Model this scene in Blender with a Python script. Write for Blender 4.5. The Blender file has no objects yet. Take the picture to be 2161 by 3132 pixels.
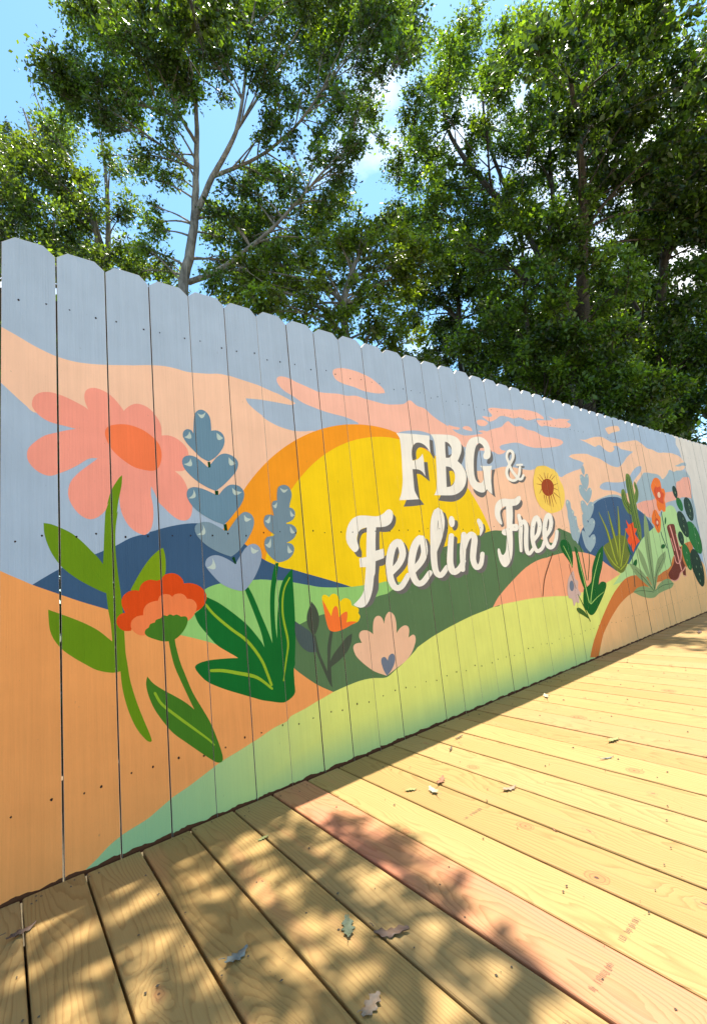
import bpy, bmesh, math, random
import numpy as np
from mathutils import Vector, Matrix
from mathutils.geometry import tessellate_polygon

S = bpy.context.scene
COL = S.collection
R = math.radians

# ------------------------------------------------------------------ camera
CAM = Vector((0.0019, -1.5775, 0.7228))
CR = Vector((0.78962546, -0.60511531, -0.10162231))
CU = Vector((-0.00421418, -0.17096389, 0.98526828))
CF = Vector((0.61357467, 0.77756466, 0.1375475))
cam = bpy.data.cameras.new('camera')
cam.sensor_fit = 'HORIZONTAL'; cam.sensor_width = 36.0; cam.lens = 1390.0/2161*36
cam.clip_start = 0.01; cam.clip_end = 3000
camo = bpy.data.objects.new('camera', cam); COL.objects.link(camo)
m = Matrix.Identity(4)
for r in range(3):
    m[r][0] = CR[r]; m[r][1] = CU[r]; m[r][2] = -CF[r]; m[r][3] = CAM[r]
camo.matrix_world = m
S.camera = camo

# ------------------------------------------------------------------ sky, sun, exposure
SUN_EL, SUN_AZ = R(78.0), R(24.0)           # azimuth measured from +x (along the fence) towards +y (behind it)
SUN = Vector((math.cos(SUN_EL)*math.cos(SUN_AZ), math.cos(SUN_EL)*math.sin(SUN_AZ), math.sin(SUN_EL)))
world = bpy.data.worlds.new('World'); S.world = world; world.use_nodes = True
nt = world.node_tree; N = nt.nodes; L = nt.links
for n in list(N): N.remove(n)
def wn(t, **kw):
    n = N.new(t)
    for k, v in kw.items(): setattr(n, k, v)
    return n
sky = wn('ShaderNodeTexSky', sky_type='NISHITA', sun_disc=False)
sky.sun_elevation = SUN_EL; sky.sun_rotation = R(90) - SUN_AZ
sky.air_density = 1.0; sky.dust_density = 0.3; sky.ozone_density = 1.0
tc = wn('ShaderNodeTexCoord')
mp = wn('ShaderNodeMapping'); mp.inputs['Location'].default_value = (1.35, 0.25, 0.9); mp.inputs['Scale'].default_value = (1.7, 1.7, 2.6)
noi = wn('ShaderNodeTexNoise'); noi.inputs['Scale'].default_value = 1.25; noi.inputs['Detail'].default_value = 7; noi.inputs['Roughness'].default_value = 0.55
cr = wn('ShaderNodeValToRGB'); cr.color_ramp.elements[0].position = 0.50; cr.color_ramp.elements[1].position = 0.66
mix = wn('ShaderNodeMix', data_type='RGBA')
bg = wn('ShaderNodeBackground'); bg.inputs['Strength'].default_value = 0.15
wo = wn('ShaderNodeOutputWorld')
L.new(tc.outputs['Generated'], mp.inputs[0]); L.new(mp.outputs[0], noi.inputs['Vector']); L.new(noi.outputs['Fac'], cr.inputs[0])
L.new(cr.outputs[0], mix.inputs['Factor']); tint = wn('ShaderNodeMix', data_type='RGBA', blend_type='MULTIPLY'); tint.inputs['Factor'].default_value = 1.0; tint.inputs['B'].default_value = (0.62, 0.82, 0.83, 1)
L.new(sky.outputs[0], tint.inputs['A']); L.new(tint.outputs['Result'], mix.inputs['A']); mix.inputs['B'].default_value = (4.6, 4.7, 4.8, 1)
L.new(mix.outputs['Result'], bg.inputs[0]); L.new(bg.outputs[0], wo.inputs[0])
sl = bpy.data.lights.new('sun', 'SUN'); sl.energy = 4.4; sl.angle = R(0.53); sl.color = (1.0, 0.94, 0.82)
so = bpy.data.objects.new('sun', sl); COL.objects.link(so)
so.rotation_euler = SUN.to_track_quat('Z', 'Y').to_euler()
S.view_settings.view_transform = 'Standard'; S.view_settings.look = 'None'
S.view_settings.exposure = 1.52; S.view_settings.gamma = 1.0
S.render.engine = 'CYCLES'
S.cycles.max_bounces = 5; S.cycles.diffuse_bounces = 3; S.cycles.transmission_bounces = 3
S.cycles.use_denoising = True

# ------------------------------------------------------------------ helpers
def lin(c):
    out = []
    for v in c:
        v /= 255.0
        out.append(v/12.92 if v <= 0.04045 else ((v+0.055)/1.055)**2.4)
    return tuple(out)
def mesh_obj(name, verts, faces, mat, parent=None, colors=None, smooth=False):
    me = bpy.data.meshes.new(name)
    me.from_pydata([tuple(v) for v in verts], [], faces)
    for mm in (mat if isinstance(mat, (list, tuple)) else [mat]): me.materials.append(mm)
    if colors is not None:
        a = me.color_attributes.new('paint', 'FLOAT_COLOR', 'POINT')
        a.data.foreach_set('color', np.asarray(colors, np.float32).ravel())
    if smooth: me.polygons.foreach_set('use_smooth', [True]*len(me.polygons))
    me.update()
    o = bpy.data.objects.new(name, me); COL.objects.link(o)
    if parent is not None: o.parent = parent
    return o
def empty(name, loc=(0, 0, 0)):
    o = bpy.data.objects.new(name, None); COL.objects.link(o); o.location = loc; o.empty_display_size = 0.1
    return o
def tag(o, label=None, cat=None, group=None, kind=None):
    if label: o['label'] = label
    if cat: o['category'] = cat
    if group: o['group'] = group
    if kind: o['kind'] = kind
    return o
class NT:
    """short node-tree writer"""
    def __init__(s, name):
        s.m = bpy.data.materials.new(name); s.m.use_nodes = True
        s.t = s.m.node_tree; s.n = s.t.nodes; s.l = s.t.links
        for n in list(s.n): s.n.remove(n)
        s.out = s.n.new('ShaderNodeOutputMaterial')
    def add(s, t, ins=None, **kw):
        n = s.n.new(t)
        for k, v in kw.items(): setattr(n, k, v)
        for k, v in (ins or {}).items():
            if hasattr(v, 'is_output'): s.l.new(v, n.inputs[k])
            else: n.inputs[k].default_value = v
        return n
    def math(s, op, a, b=0.0, c=0.0):
        return s.add('ShaderNodeMath', {0: a, 1: b, 2: c}, operation=op).outputs[0]
    def ramp(s, f, pts, interp='LINEAR'):
        n = s.add('ShaderNodeValToRGB', {0: f}); r = n.color_ramp; r.interpolation = interp
        while len(r.elements) < len(pts): r.elements.new(0.5)
        for e, (p, c) in zip(r.elements, pts):
            e.position = p; e.color = (*c, 1) if len(c) == 3 else c
        return n.outputs[0]
    def mix(s, f, a, b, bt='MIX'):
        n = s.add('ShaderNodeMix', data_type='RGBA', blend_type=bt)
        for k, v in (('Factor', f), ('A', a), ('B', b)):
            if hasattr(v, 'is_output'): s.l.new(v, n.inputs[k])
            else: n.inputs[k].default_value = v if k == 'Factor' or len(v) == 4 else (*v, 1)
        return n.outputs['Result']
    def noise(s, vec, scale, detail=3, rough=0.5, dist=0.0):
        return s.add('ShaderNodeTexNoise', {'Vector': vec, 'Scale': scale, 'Detail': detail, 'Roughness': rough, 'Distortion': dist}).outputs['Fac']
    def mapping(s, vec, scale=(1, 1, 1), loc=(0, 0, 0)):
        return s.add('ShaderNodeMapping', {'Vector': vec, 'Scale': scale, 'Location': loc}).outputs[0]
    def bump(s, h, strength, dist=0.002):
        return s.add('ShaderNodeBump', {'Height': h, 'Strength': strength, 'Distance': dist}).outputs[0]
    def principled(s, **k):
        ins = {}
        for kk, v in k.items(): ins[kk.replace('_', ' ')] = v
        return s.add('ShaderNodeBsdfPrincipled', ins)
    def done(s, sh):
        s.l.new(sh, s.out.inputs[0]); return s.m

# ------------------------------------------------------------------ materials
def mat_paint():
    k = NT('mural_paint')
    col = k.add('ShaderNodeAttribute', attribute_name='paint').outputs['Color']
    geo = k.add('ShaderNodeNewGeometry').outputs['Position']
    rnd = k.add('ShaderNodeObjectInfo').outputs['Random']
    off = k.add('ShaderNodeCombineXYZ', {0: k.math('MULTIPLY', rnd, 37.0), 1: 0.0, 2: k.math('MULTIPLY', rnd, 91.0)}).outputs[0]
    v = k.add('ShaderNodeVectorMath', {0: geo, 1: off}, operation='ADD').outputs[0]
    grain = k.noise(k.mapping(v, (220, 220, 5.5)), 1.0, 5, 0.62, 0.4)
    streak = k.noise(k.mapping(v, (55, 55, 1.2)), 1.0, 3, 0.5, 0.3)
    blot = k.noise(v, 7.0, 3, 0.5)
    fine = k.noise(v, 260.0, 2, 0.6)
    f = k.math('ADD', k.math('MULTIPLY', grain, 0.16), k.math('MULTIPLY', streak, 0.14))
    f = k.math('ADD', f, k.math('MULTIPLY', blot, 0.24))
    f = k.math('ADD', f, k.math('MULTIPLY', fine, 0.06))
    f = k.math('ADD', f, k.math('MULTIPLY', rnd, 0.05))
    f = k.math('ADD', f, 0.68)
    c = k.mix(1.0, col, k.add('ShaderNodeCombineColor', {0: f, 1: f, 2: f}).outputs[0], 'MULTIPLY')
    # the painter blended the lime hill into mint at the near end; the foot turns mint too
    al = k.add('ShaderNodeAttribute', attribute_name='paint').outputs['Alpha']
    ps = k.add('ShaderNodeSeparateXYZ', {0: geo})
    fx = k.add('ShaderNodeMapRange', {'Value': ps.outputs[0], 'From Min': 0.30, 'From Max': 1.15, 'To Min': 1.0, 'To Max': 0.0}, interpolation_type='SMOOTHSTEP').outputs[0]
    fz = k.add('ShaderNodeMapRange', {'Value': ps.outputs[2], 'From Min': 0.0, 'From Max': 0.17, 'To Min': 0.62, 'To Max': 0.0}, interpolation_type='SMOOTHSTEP').outputs[0]
    fm = k.math('MULTIPLY', k.math('MAXIMUM', fx, fz), k.math('SUBTRACT', 1.0, al))
    c = k.mix(k.math('MULTIPLY', fm, 0.88), c, (0.27, 0.44, 0.225))
    # worn specks where the wood shows through
    sp = k.noise(k.mapping(v, (130, 130, 42)), 1.0, 4, 0.6)
    c = k.mix(k.ramp(sp, [(0.70, (0, 0, 0)), (0.75, (0.45, 0.45, 0.45))]), c, (0.16, 0.11, 0.075))
    h = k.math('ADD', grain, k.math('MULTIPLY', streak, 0.6)); h = k.math('ADD', h, k.math('MULTIPLY', fine, 0.25))
    b = k.principled(Base_Color=c, Roughness=0.6, Normal=k.bump(h, 0.6, 0.0022)); b.inputs['Specular IOR Level'].default_value = 0.06
    return k.done(b.outputs[0])
def mat_rawwood(name, c0, c1, rough=0.8):
    k = NT(name)
    co = k.add('ShaderNodeTexCoord').outputs['Object']
    g = k.noise(k.mapping(co, (90, 90, 6)), 1.0, 4, 0.6, 0.5)
    c = k.ramp(g, [(0.3, c0), (0.7, c1)])
    b = k.principled(Base_Color=c, Roughness=rough, Normal=k.bump(g, 0.4, 0.003))
    return k.done(b.outputs[0])
def mat_deck():
    k = NT('deck_pine')
    oi = k.add('ShaderNodeObjectInfo'); rnd = oi.outputs['Random']; tone = oi.outputs['Color']
    co = k.add('ShaderNodeTexCoord').outputs['Object']
    sx = k.add('ShaderNodeSeparateXYZ', {0: co}); X, Y = sx.outputs[0], sx.outputs[1]
    r1 = k.math('MULTIPLY', rnd, 53.0)
    sh = k.add('ShaderNodeCombineXYZ', {0: k.math('MULTIPLY', rnd, 17.0), 1: r1, 2: k.math('MULTIPLY', rnd, 29.0)}).outputs[0]
    v = k.add('ShaderNodeVectorMath', {0: co, 1: sh}, operation='ADD').outputs[0]
    # knots: sparse voronoi cells in stretched board space
    wv = k.add('ShaderNodeTexNoise', {'Vector': v, 'Scale': 26.0, 'Detail': 2.0}).outputs['Color']
    wv = k.add('ShaderNodeVectorMath', {0: wv, 1: (0.022, 0.05, 0.0)}, operation='MULTIPLY').outputs[0]
    vm = k.mapping(k.add('ShaderNodeVectorMath', {0: v, 1: wv}, operation='ADD').outputs[0], (6.5, 2.6, 1.0))
    vo = k.add('ShaderNodeTexVoronoi', {'Vector': vm, 'Scale': 1.0, 'Randomness': 0.9}, feature='F1', voronoi_dimensions='2D')
    kd, kc = vo.outputs['Distance'], vo.outputs['Color']
    keep = k.math('GREATER_THAN', k.add('ShaderNodeSeparateColor', {0: kc}).outputs[0], 0.74)
    size = k.math('MULTIPLY_ADD', k.add('ShaderNodeSeparateColor', {0: kc}).outputs[1], 0.07, 0.05)
    q = k.math('DIVIDE', kd, size)
    near = k.math('MULTIPLY', k.math('POWER', 2.718, k.math('MULTIPLY', k.math('MULTIPLY', q, q), -0.22)), keep)
    # growth rings of a tilted log, cut by the board face
    warp = k.noise(k.mapping(v, (5, 1.1, 1)), 1.0, 3, 0.5)
    warp2 = k.noise(k.mapping(v, (22, 3.2, 1)), 1.0, 3, 0.55)
    cx = k.math('ADD', X, k.math('MULTIPLY', k.math('SUBTRACT', rnd, 0.5), 0.22))
    dep = k.math('ADD', k.math('MULTIPLY', warp, 0.17), k.math('MULTIPLY', near, 0.030))
    dep = k.math('ADD', dep, k.math('MULTIPLY', warp2, 0.014))
    rr = k.math('SQRT', k.math('ADD', k.math('MULTIPLY', cx, cx), k.math('MULTIPLY', dep, dep)))
    ring = k.math('FRACT', k.math('MULTIPLY', rr, k.math('MULTIPLY_ADD', rnd, 60.0, 120.0)))
    late = k.ramp(ring, [(0.0, (0, 0, 0)), (0.55, (0.12, 0.12, 0.12)), (0.90, (1, 1, 1)), (1.0, (0, 0, 0))])
    fib = k.noise(k.mapping(v, (420, 9, 1)), 1.0, 4, 0.6)
    blot = k.noise(k.mapping(v, (9, 2.2, 1)), 1.0, 4, 0.55)
    g = k.math('ADD', k.math('MULTIPLY', late, 0.62), k.math('MULTIPLY', fib, 0.5))
    g = k.math('MULTIPLY', g, k.math('MULTIPLY_ADD', blot, 0.9, 0.35))
    light = k.mix(k.ramp(blot, [(0.35, (0, 0, 0)), (0.7, (1, 1, 1))]), tone, (0.36, 0.23, 0.075), 'MIX')
    light = k.mix(0.55, tone, light)
    c = k.mix(k.math('MULTIPLY', g, 0.74), light, k.mix(1.0, light, (0.50, 0.36, 0.22), 'MULTIPLY'))
    # reddish heartwood stains
    st = k.noise(k.mapping(v, (11, 1.6, 1)), 1.0, 2, 0.5)
    c = k.mix(k.ramp(st, [(0.60, (0, 0, 0)), (0.74, (0.55, 0.55, 0.55))]), c, (0.42, 0.19, 0.075))
    # knots
    halo = k.math('MULTIPLY', k.ramp(q, [(0.25, (1, 1, 1)), (1.0, (0, 0, 0))]), keep)
    c = k.mix(k.math('MULTIPLY', halo, 0.62), c, (0.40, 0.17, 0.06))
    core = k.math('MULTIPLY', k.ramp(q, [(0.12, (1, 1, 1)), (0.2, (0, 0, 0))]), keep)
    rg = k.math('MULTIPLY', k.ramp(q, [(0.40, (0, 0, 0)), (0.48, (1, 1, 1)), (0.60, (0, 0, 0))]), keep)
    c = k.mix(k.math('MULTIPLY', rg, 0.35), c, (0.16, 0.06, 0.025))
    c = k.mix(k.math('MULTIPLY', core, 0.85), c, (0.05, 0.025, 0.015))
    # a few big branch knots on the sunlit boards
    wp = k.add('ShaderNodeSeparateXYZ', {0: k.add('ShaderNodeNewGeometry').outputs['Position']})
    wob = k.math('MULTIPLY', k.math('SUBTRACT', k.noise(v, 40.0, 2, 0.5), 0.5), 0.55)
    qm = None
    for kx, ky, ks in ((1.061, -.975, .021), (1.139, -.748, .019), (2.033, -.456, .026), (1.64, -.834, .022), (1.348, -.408, .018), (2.62, -.62, .026), (.905, -.52, .014), (1.88, -.98, .02)):
        dx = k.math('DIVIDE', k.math('SUBTRACT', wp.outputs[0], kx), ks); dy = k.math('DIVIDE', k.math('SUBTRACT', wp.outputs[1], ky), ks*1.35)
        qq = k.math('SQRT', k.math('ADD', k.math('MULTIPLY', dx, dx), k.math('MULTIPLY', dy, dy)))
        qm = qq if qm is None else k.math('MINIMUM', qm, qq)
    qm = k.math('ADD', qm, wob)
    c = k.mix(k.ramp(qm, [(0.2, (0.75, 0.75, 0.75)), (0.95, (0.35, 0.35, 0.35)), (1.0, (0.0, 0.0, 0.0))]), c, (0.33, 0.125, 0.04))
    c = k.mix(k.ramp(qm, [(0.50, (0, 0, 0)), (0.58, (0.7, 0.7, 0.7)), (0.68, (0, 0, 0)), (0.86, (0, 0, 0)), (0.92, (0.55, 0.55, 0.55)), (1.0, (0, 0, 0))]), c, (0.12, 0.045, 0.02))
    c = k.mix(k.ramp(qm, [(0.10, (0.9, 0.9, 0.9)), (0.17, (0, 0, 0))]), c, (0.03, 0.015, 0.01))
    # dirt specks and scuffs
    d1 = k.noise(v, 120.0, 3, 0.6); d2 = k.noise(v, 3.0, 3, 0.6)
    dm = k.math('MULTIPLY', k.ramp(d1, [(0.69, (0, 0, 0)), (0.74, (1, 1, 1))]), k.ramp(d2, [(0.45, (0, 0, 0)), (0.65, (1, 1, 1))]))
    c = k.mix(k.math('MULTIPLY', dm, 0.75), c, (0.06, 0.04, 0.02))
    h = k.math('ADD', k.math('MULTIPLY', late, 0.5), k.math('MULTIPLY', fib, 0.8))
    b = k.principled(Base_Color=c, Roughness=k.math('MULTIPLY_ADD', fib, 0.2, 0.55), Normal=k.bump(h, 0.45, 0.0016))
    b.inputs['Specular IOR Level'].default_value = 0.42
    return k.done(b.outputs[0])
def mat_leaf(name='tree_leaf', gloss=0.30):
    k = NT(name)
    col = k.add('ShaderNodeAttribute', attribute_name='paint').outputs['Color']
    b = k.principled(Base_Color=col, Roughness=gloss); b.inputs['Specular IOR Level'].default_value = 0.5
    tcol = k.mix(1.0, col, (2.7, 2.45, 0.6), 'MULTIPLY')
    t = k.add('ShaderNodeBsdfTranslucent', {'Color': tcol})
    mx = k.add('ShaderNodeMixShader', {0: 0.46, 1: b.outputs[0], 2: t.outputs[0]})
    return k.done(mx.outputs[0])
def mat_bark(name, c0, c1):
    k = NT(name)
    co = k.add('ShaderNodeTexCoord').outputs['Object']
    a = k.noise(k.mapping(co, (14, 14, 4)), 1.0, 5, 0.65, 0.6)
    b2 = k.noise(co, 2.3, 4, 0.6)
    c = k.ramp(k.math('ADD', k.math('MULTIPLY', a, 0.6), k.math('MULTIPLY', b2, 0.4)), [(0.35, c0), (0.62, c1)])
    b = k.principled(Base_Color=c, Roughness=0.9, Normal=k.bump(a, 0.9, 0.04))
    return k.done(b.outputs[0])
def mat_plain(name, c, rough=0.7, var=0.25, scale=60):
    k = NT(name)
    co = k.add('ShaderNodeTexCoord').outputs['Object']
    n = k.noise(co, scale, 3, 0.6)
    cc = k.mix(n, tuple(v*(1-var) for v in c), tuple(min(1, v*(1+var)) for v in c))
    b = k.principled(Base_Color=cc, Roughness=rough, Normal=k.bump(n, 0.3, 0.002))
    return k.done(b.outputs[0])
def mat_ground():
    k = NT('leaf_litter')
    co = k.add('ShaderNodeNewGeometry').outputs['Position']
    a = k.noise(co, 9.0, 6, 0.65); b2 = k.noise(co, 0.6, 3, 0.5)
    c = k.ramp(a, [(0.3, (0.035, 0.028, 0.018)), (0.55, (0.10, 0.075, 0.04)), (0.75, (0.17, 0.12, 0.06))])
    c = k.mix(k.ramp(b2, [(0.45, (0, 0, 0)), (0.6, (1, 1, 1))]), c, (0.06, 0.085, 0.03))
    b = k.principled(Base_Color=c, Roughness=0.95, Normal=k.bump(a, 0.8, 0.05))
    return k.done(b.outputs[0])

M_PAINT = mat_paint()
M_RAW = mat_rawwood('picket_raw_edge', (0.05, 0.028, 0.018), (0.14, 0.08, 0.045))
M_FRAME = mat_rawwood('fence_frame_wood', (0.10, 0.07, 0.04), (0.24, 0.17, 0.10))
M_DECK = mat_deck()
M_GROUND = mat_ground()
M_LEAF = mat_leaf()
M_BARK = mat_bark('bark_grey', (0.055, 0.045, 0.036), (0.30, 0.27, 0.23))
M_BARKD = mat_bark('bark_dark', (0.018, 0.015, 0.012), (0.085, 0.068, 0.052))
M_STAMP = mat_plain('stamp_ink', (0.19, 0.11, 0.06), 0.8)

# ------------------------------------------------------------------ ground
g = mesh_obj('ground', [(-400, -400, -0.36), (400, -400, -0.36), (400, 400, -0.36), (-400, 400, -0.36)], [(0, 1, 2, 3)], M_GROUND)
tag(g, kind='structure')
bsheet = mesh_obj('bounce_sheet', [(-60, -60, -0.352), (60, -60, -0.352), (60, -4.9, -0.352), (-60, -4.9, -0.352)], [(0, 1, 2, 3)], mat_plain('pale_bounce', (0.42, 0.37, 0.29), 0.9, 0.3, 40))  # unseen pale sheet, added to bounce sunlight onto the fence
tag(bsheet, kind='structure')

# ------------------------------------------------------------------ deck: boards run away from the fence
rng = random.Random(7)
DP, D0 = 0.14088, 0.0485
YF, YB = -0.013, -4.88
def board_mesh(w):
    h = w/2; e = 0.005; t = 0.036
    prof = [(-h, -t), (-h, -e)]
    for a in (30, 60): prof.append((-h+e-e*math.cos(R(a)), -e+e*math.sin(R(a))))
    prof += [(-h+e, 0), (h-e, 0)]
    for a in (60, 30): prof.append((h-e+e*math.cos(R(a)), -e+e*math.sin(R(a))))
    prof += [(h, -e), (h, -t)]
    n = len(prof); vs = []
    for y in (YF, YB): vs += [(x, y, z) for x, z in prof]
    fs = [(i, i+1, n+i+1, n+i) for i in range(n-1)] + [(n-1, 0, n, 2*n-1), tuple(range(n))[::-1], tuple(range(n, 2*n))]
    me = bpy.data.meshes.new('board'); me.from_pydata(vs, [], [f[::-1] for f in fs]); me.materials.append(M_DECK); me.update()
    return me
BM = [board_mesh(DP-gp) for gp in (0.0045, 0.0060, 0.0075)]
deck = empty('deck', (0, 0, 0)); tag(deck, 'new yellow pine deck boards laid square to the painted fence', kind='structure')
TONES = [(0.335, 0.212, 0.073), (0.315, 0.202, 0.066), (0.355, 0.228, 0.080), (0.33, 0.218, 0.082), (0.305, 0.190, 0.060)]
BOARDS = {}
for j in range(-24, 78):
    me = BM[1] if -2 <= j < 6 and j % 3 else BM[j % 3 if j < 8 else (0 if j % 4 else 1)]
    o = bpy.data.objects.new('board', me); COL.objects.link(o); o.parent = deck
    o.location = (D0 + DP*(j+0.5) + rng.uniform(-0.0008, 0.0008), rng.uniform(-0.004, 0.004), rng.uniform(-0.0012, 0.0012))
    t = TONES[(j*7) % 5]; s = rng.uniform(0.94, 1.05)
    if j == 5: t = (0.44, 0.160, 0.090)
    elif j in (13, 22, -5): t = (0.36, 0.215, 0.085)
    o.color = (t[0]*s, t[1]*s, t[2]*s, 1); BOARDS[j] = o
for y in (-0.16, -0.97, -1.78, -2.59, -3.40, -4.21):
    bm = [(-3.3, y-0.019, -0.18), (11, y-0.019, -0.18), (11, y+0.019, -0.18), (-3.3, y+0.019, -0.18)]
    vs = bm + [(x, yy, -0.0385) for x, yy, _ in bm]
    mesh_obj('joist', vs, [(3, 2, 1, 0), (4, 5, 6, 7), (0, 1, 5, 4), (1, 2, 6, 5), (2, 3, 7, 6), (3, 0, 4, 7)], M_FRAME, deck)

# ------------------------------------------------------------------ the mural, in tenths of a millimetre on the fence face (x along, z up)
PAL = {
 'sky': (170, 190, 208), 'skyr': (166, 186, 192), 'peach': (255, 203, 170), 'pink': (254, 192, 168), 'peachr': (255, 203, 166), 'pinkr': (252, 176, 150),
 'ring': (255, 160, 36), 'sun': (255, 212, 6), 'navy': (62, 93, 124), 'navyr': (62, 93, 128), 'ltgreen': (150, 205, 115), 'ltgreenr': (186, 222, 146),
 'lime': (226, 234, 122), 'olive': (92, 124, 82), 'salmonhill': (255, 172, 128), 'orangeground': (255, 166, 94), 'path': (214, 124, 56),
 'peachground': (253, 194, 130), 'pinkflower': (255, 160, 138), 'flowercentre': (255, 127, 78), 'leafback': (128, 160, 10), 'stem': (108, 146, 10),
 'plantgreen': (12, 108, 42), 'vein': (152, 184, 44), 'poppydark': (226, 78, 18), 'poppylight': (255, 134, 76), 'calyx': (72, 124, 34),
 'lavender': (108, 143, 162), 'lavmid': (126, 152, 164), 'lavlight': (150, 168, 186), 'lavender2': (120, 146, 158), 'crescent': (192, 208, 196), 'connector': (4, 66, 30),
 'tulip': (255, 122, 52), 'slatestem': (74, 84, 68), 'slateleaf': (78, 94, 92), 'shell': (240, 194, 158), 'heart': (112, 124, 140),
 'shadow': (112, 110, 106), 'cream': (253, 246, 230), 'sunpetal': (250, 212, 92), 'rust': (160, 70, 20), 'bark': (96, 58, 34), 'stemdark': (30, 84, 40),
 'lavpale': (156, 180, 188), 'plantdark': (18, 96, 30), 'veinpale': (170, 214, 110), 'daisy': (208, 180, 168), 'sprig': (64, 100, 34),
 'yucca': (112, 124, 40), 'yuccaline': (168, 180, 48), 'cactus': (112, 136, 46), 'cactusline': (26, 76, 34), 'stemslate': (54, 84, 70),
 'blossom': (255, 122, 20), 'blossomdark': (226, 80, 8), 'redflower': (255, 86, 18), 'agave': (142, 166, 108), 'agaveline': (62, 92, 54),
 'boot': (118, 44, 22), 'bootpink': (240, 160, 140), 'pricklygreen': (22, 112, 36), 'pricklydark': (16, 50, 26), 'spine': (150, 180, 130),
 'primer': (226, 218, 204), 'raw': (92, 60, 40), 'hole': (46, 36, 34),
}
ALB = {k: tuple(min(0.88, max(0.006, v*w)) for v, w in zip(lin(c), (0.93, 0.84, 0.80))) for k, c in PAL.items()}
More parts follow.
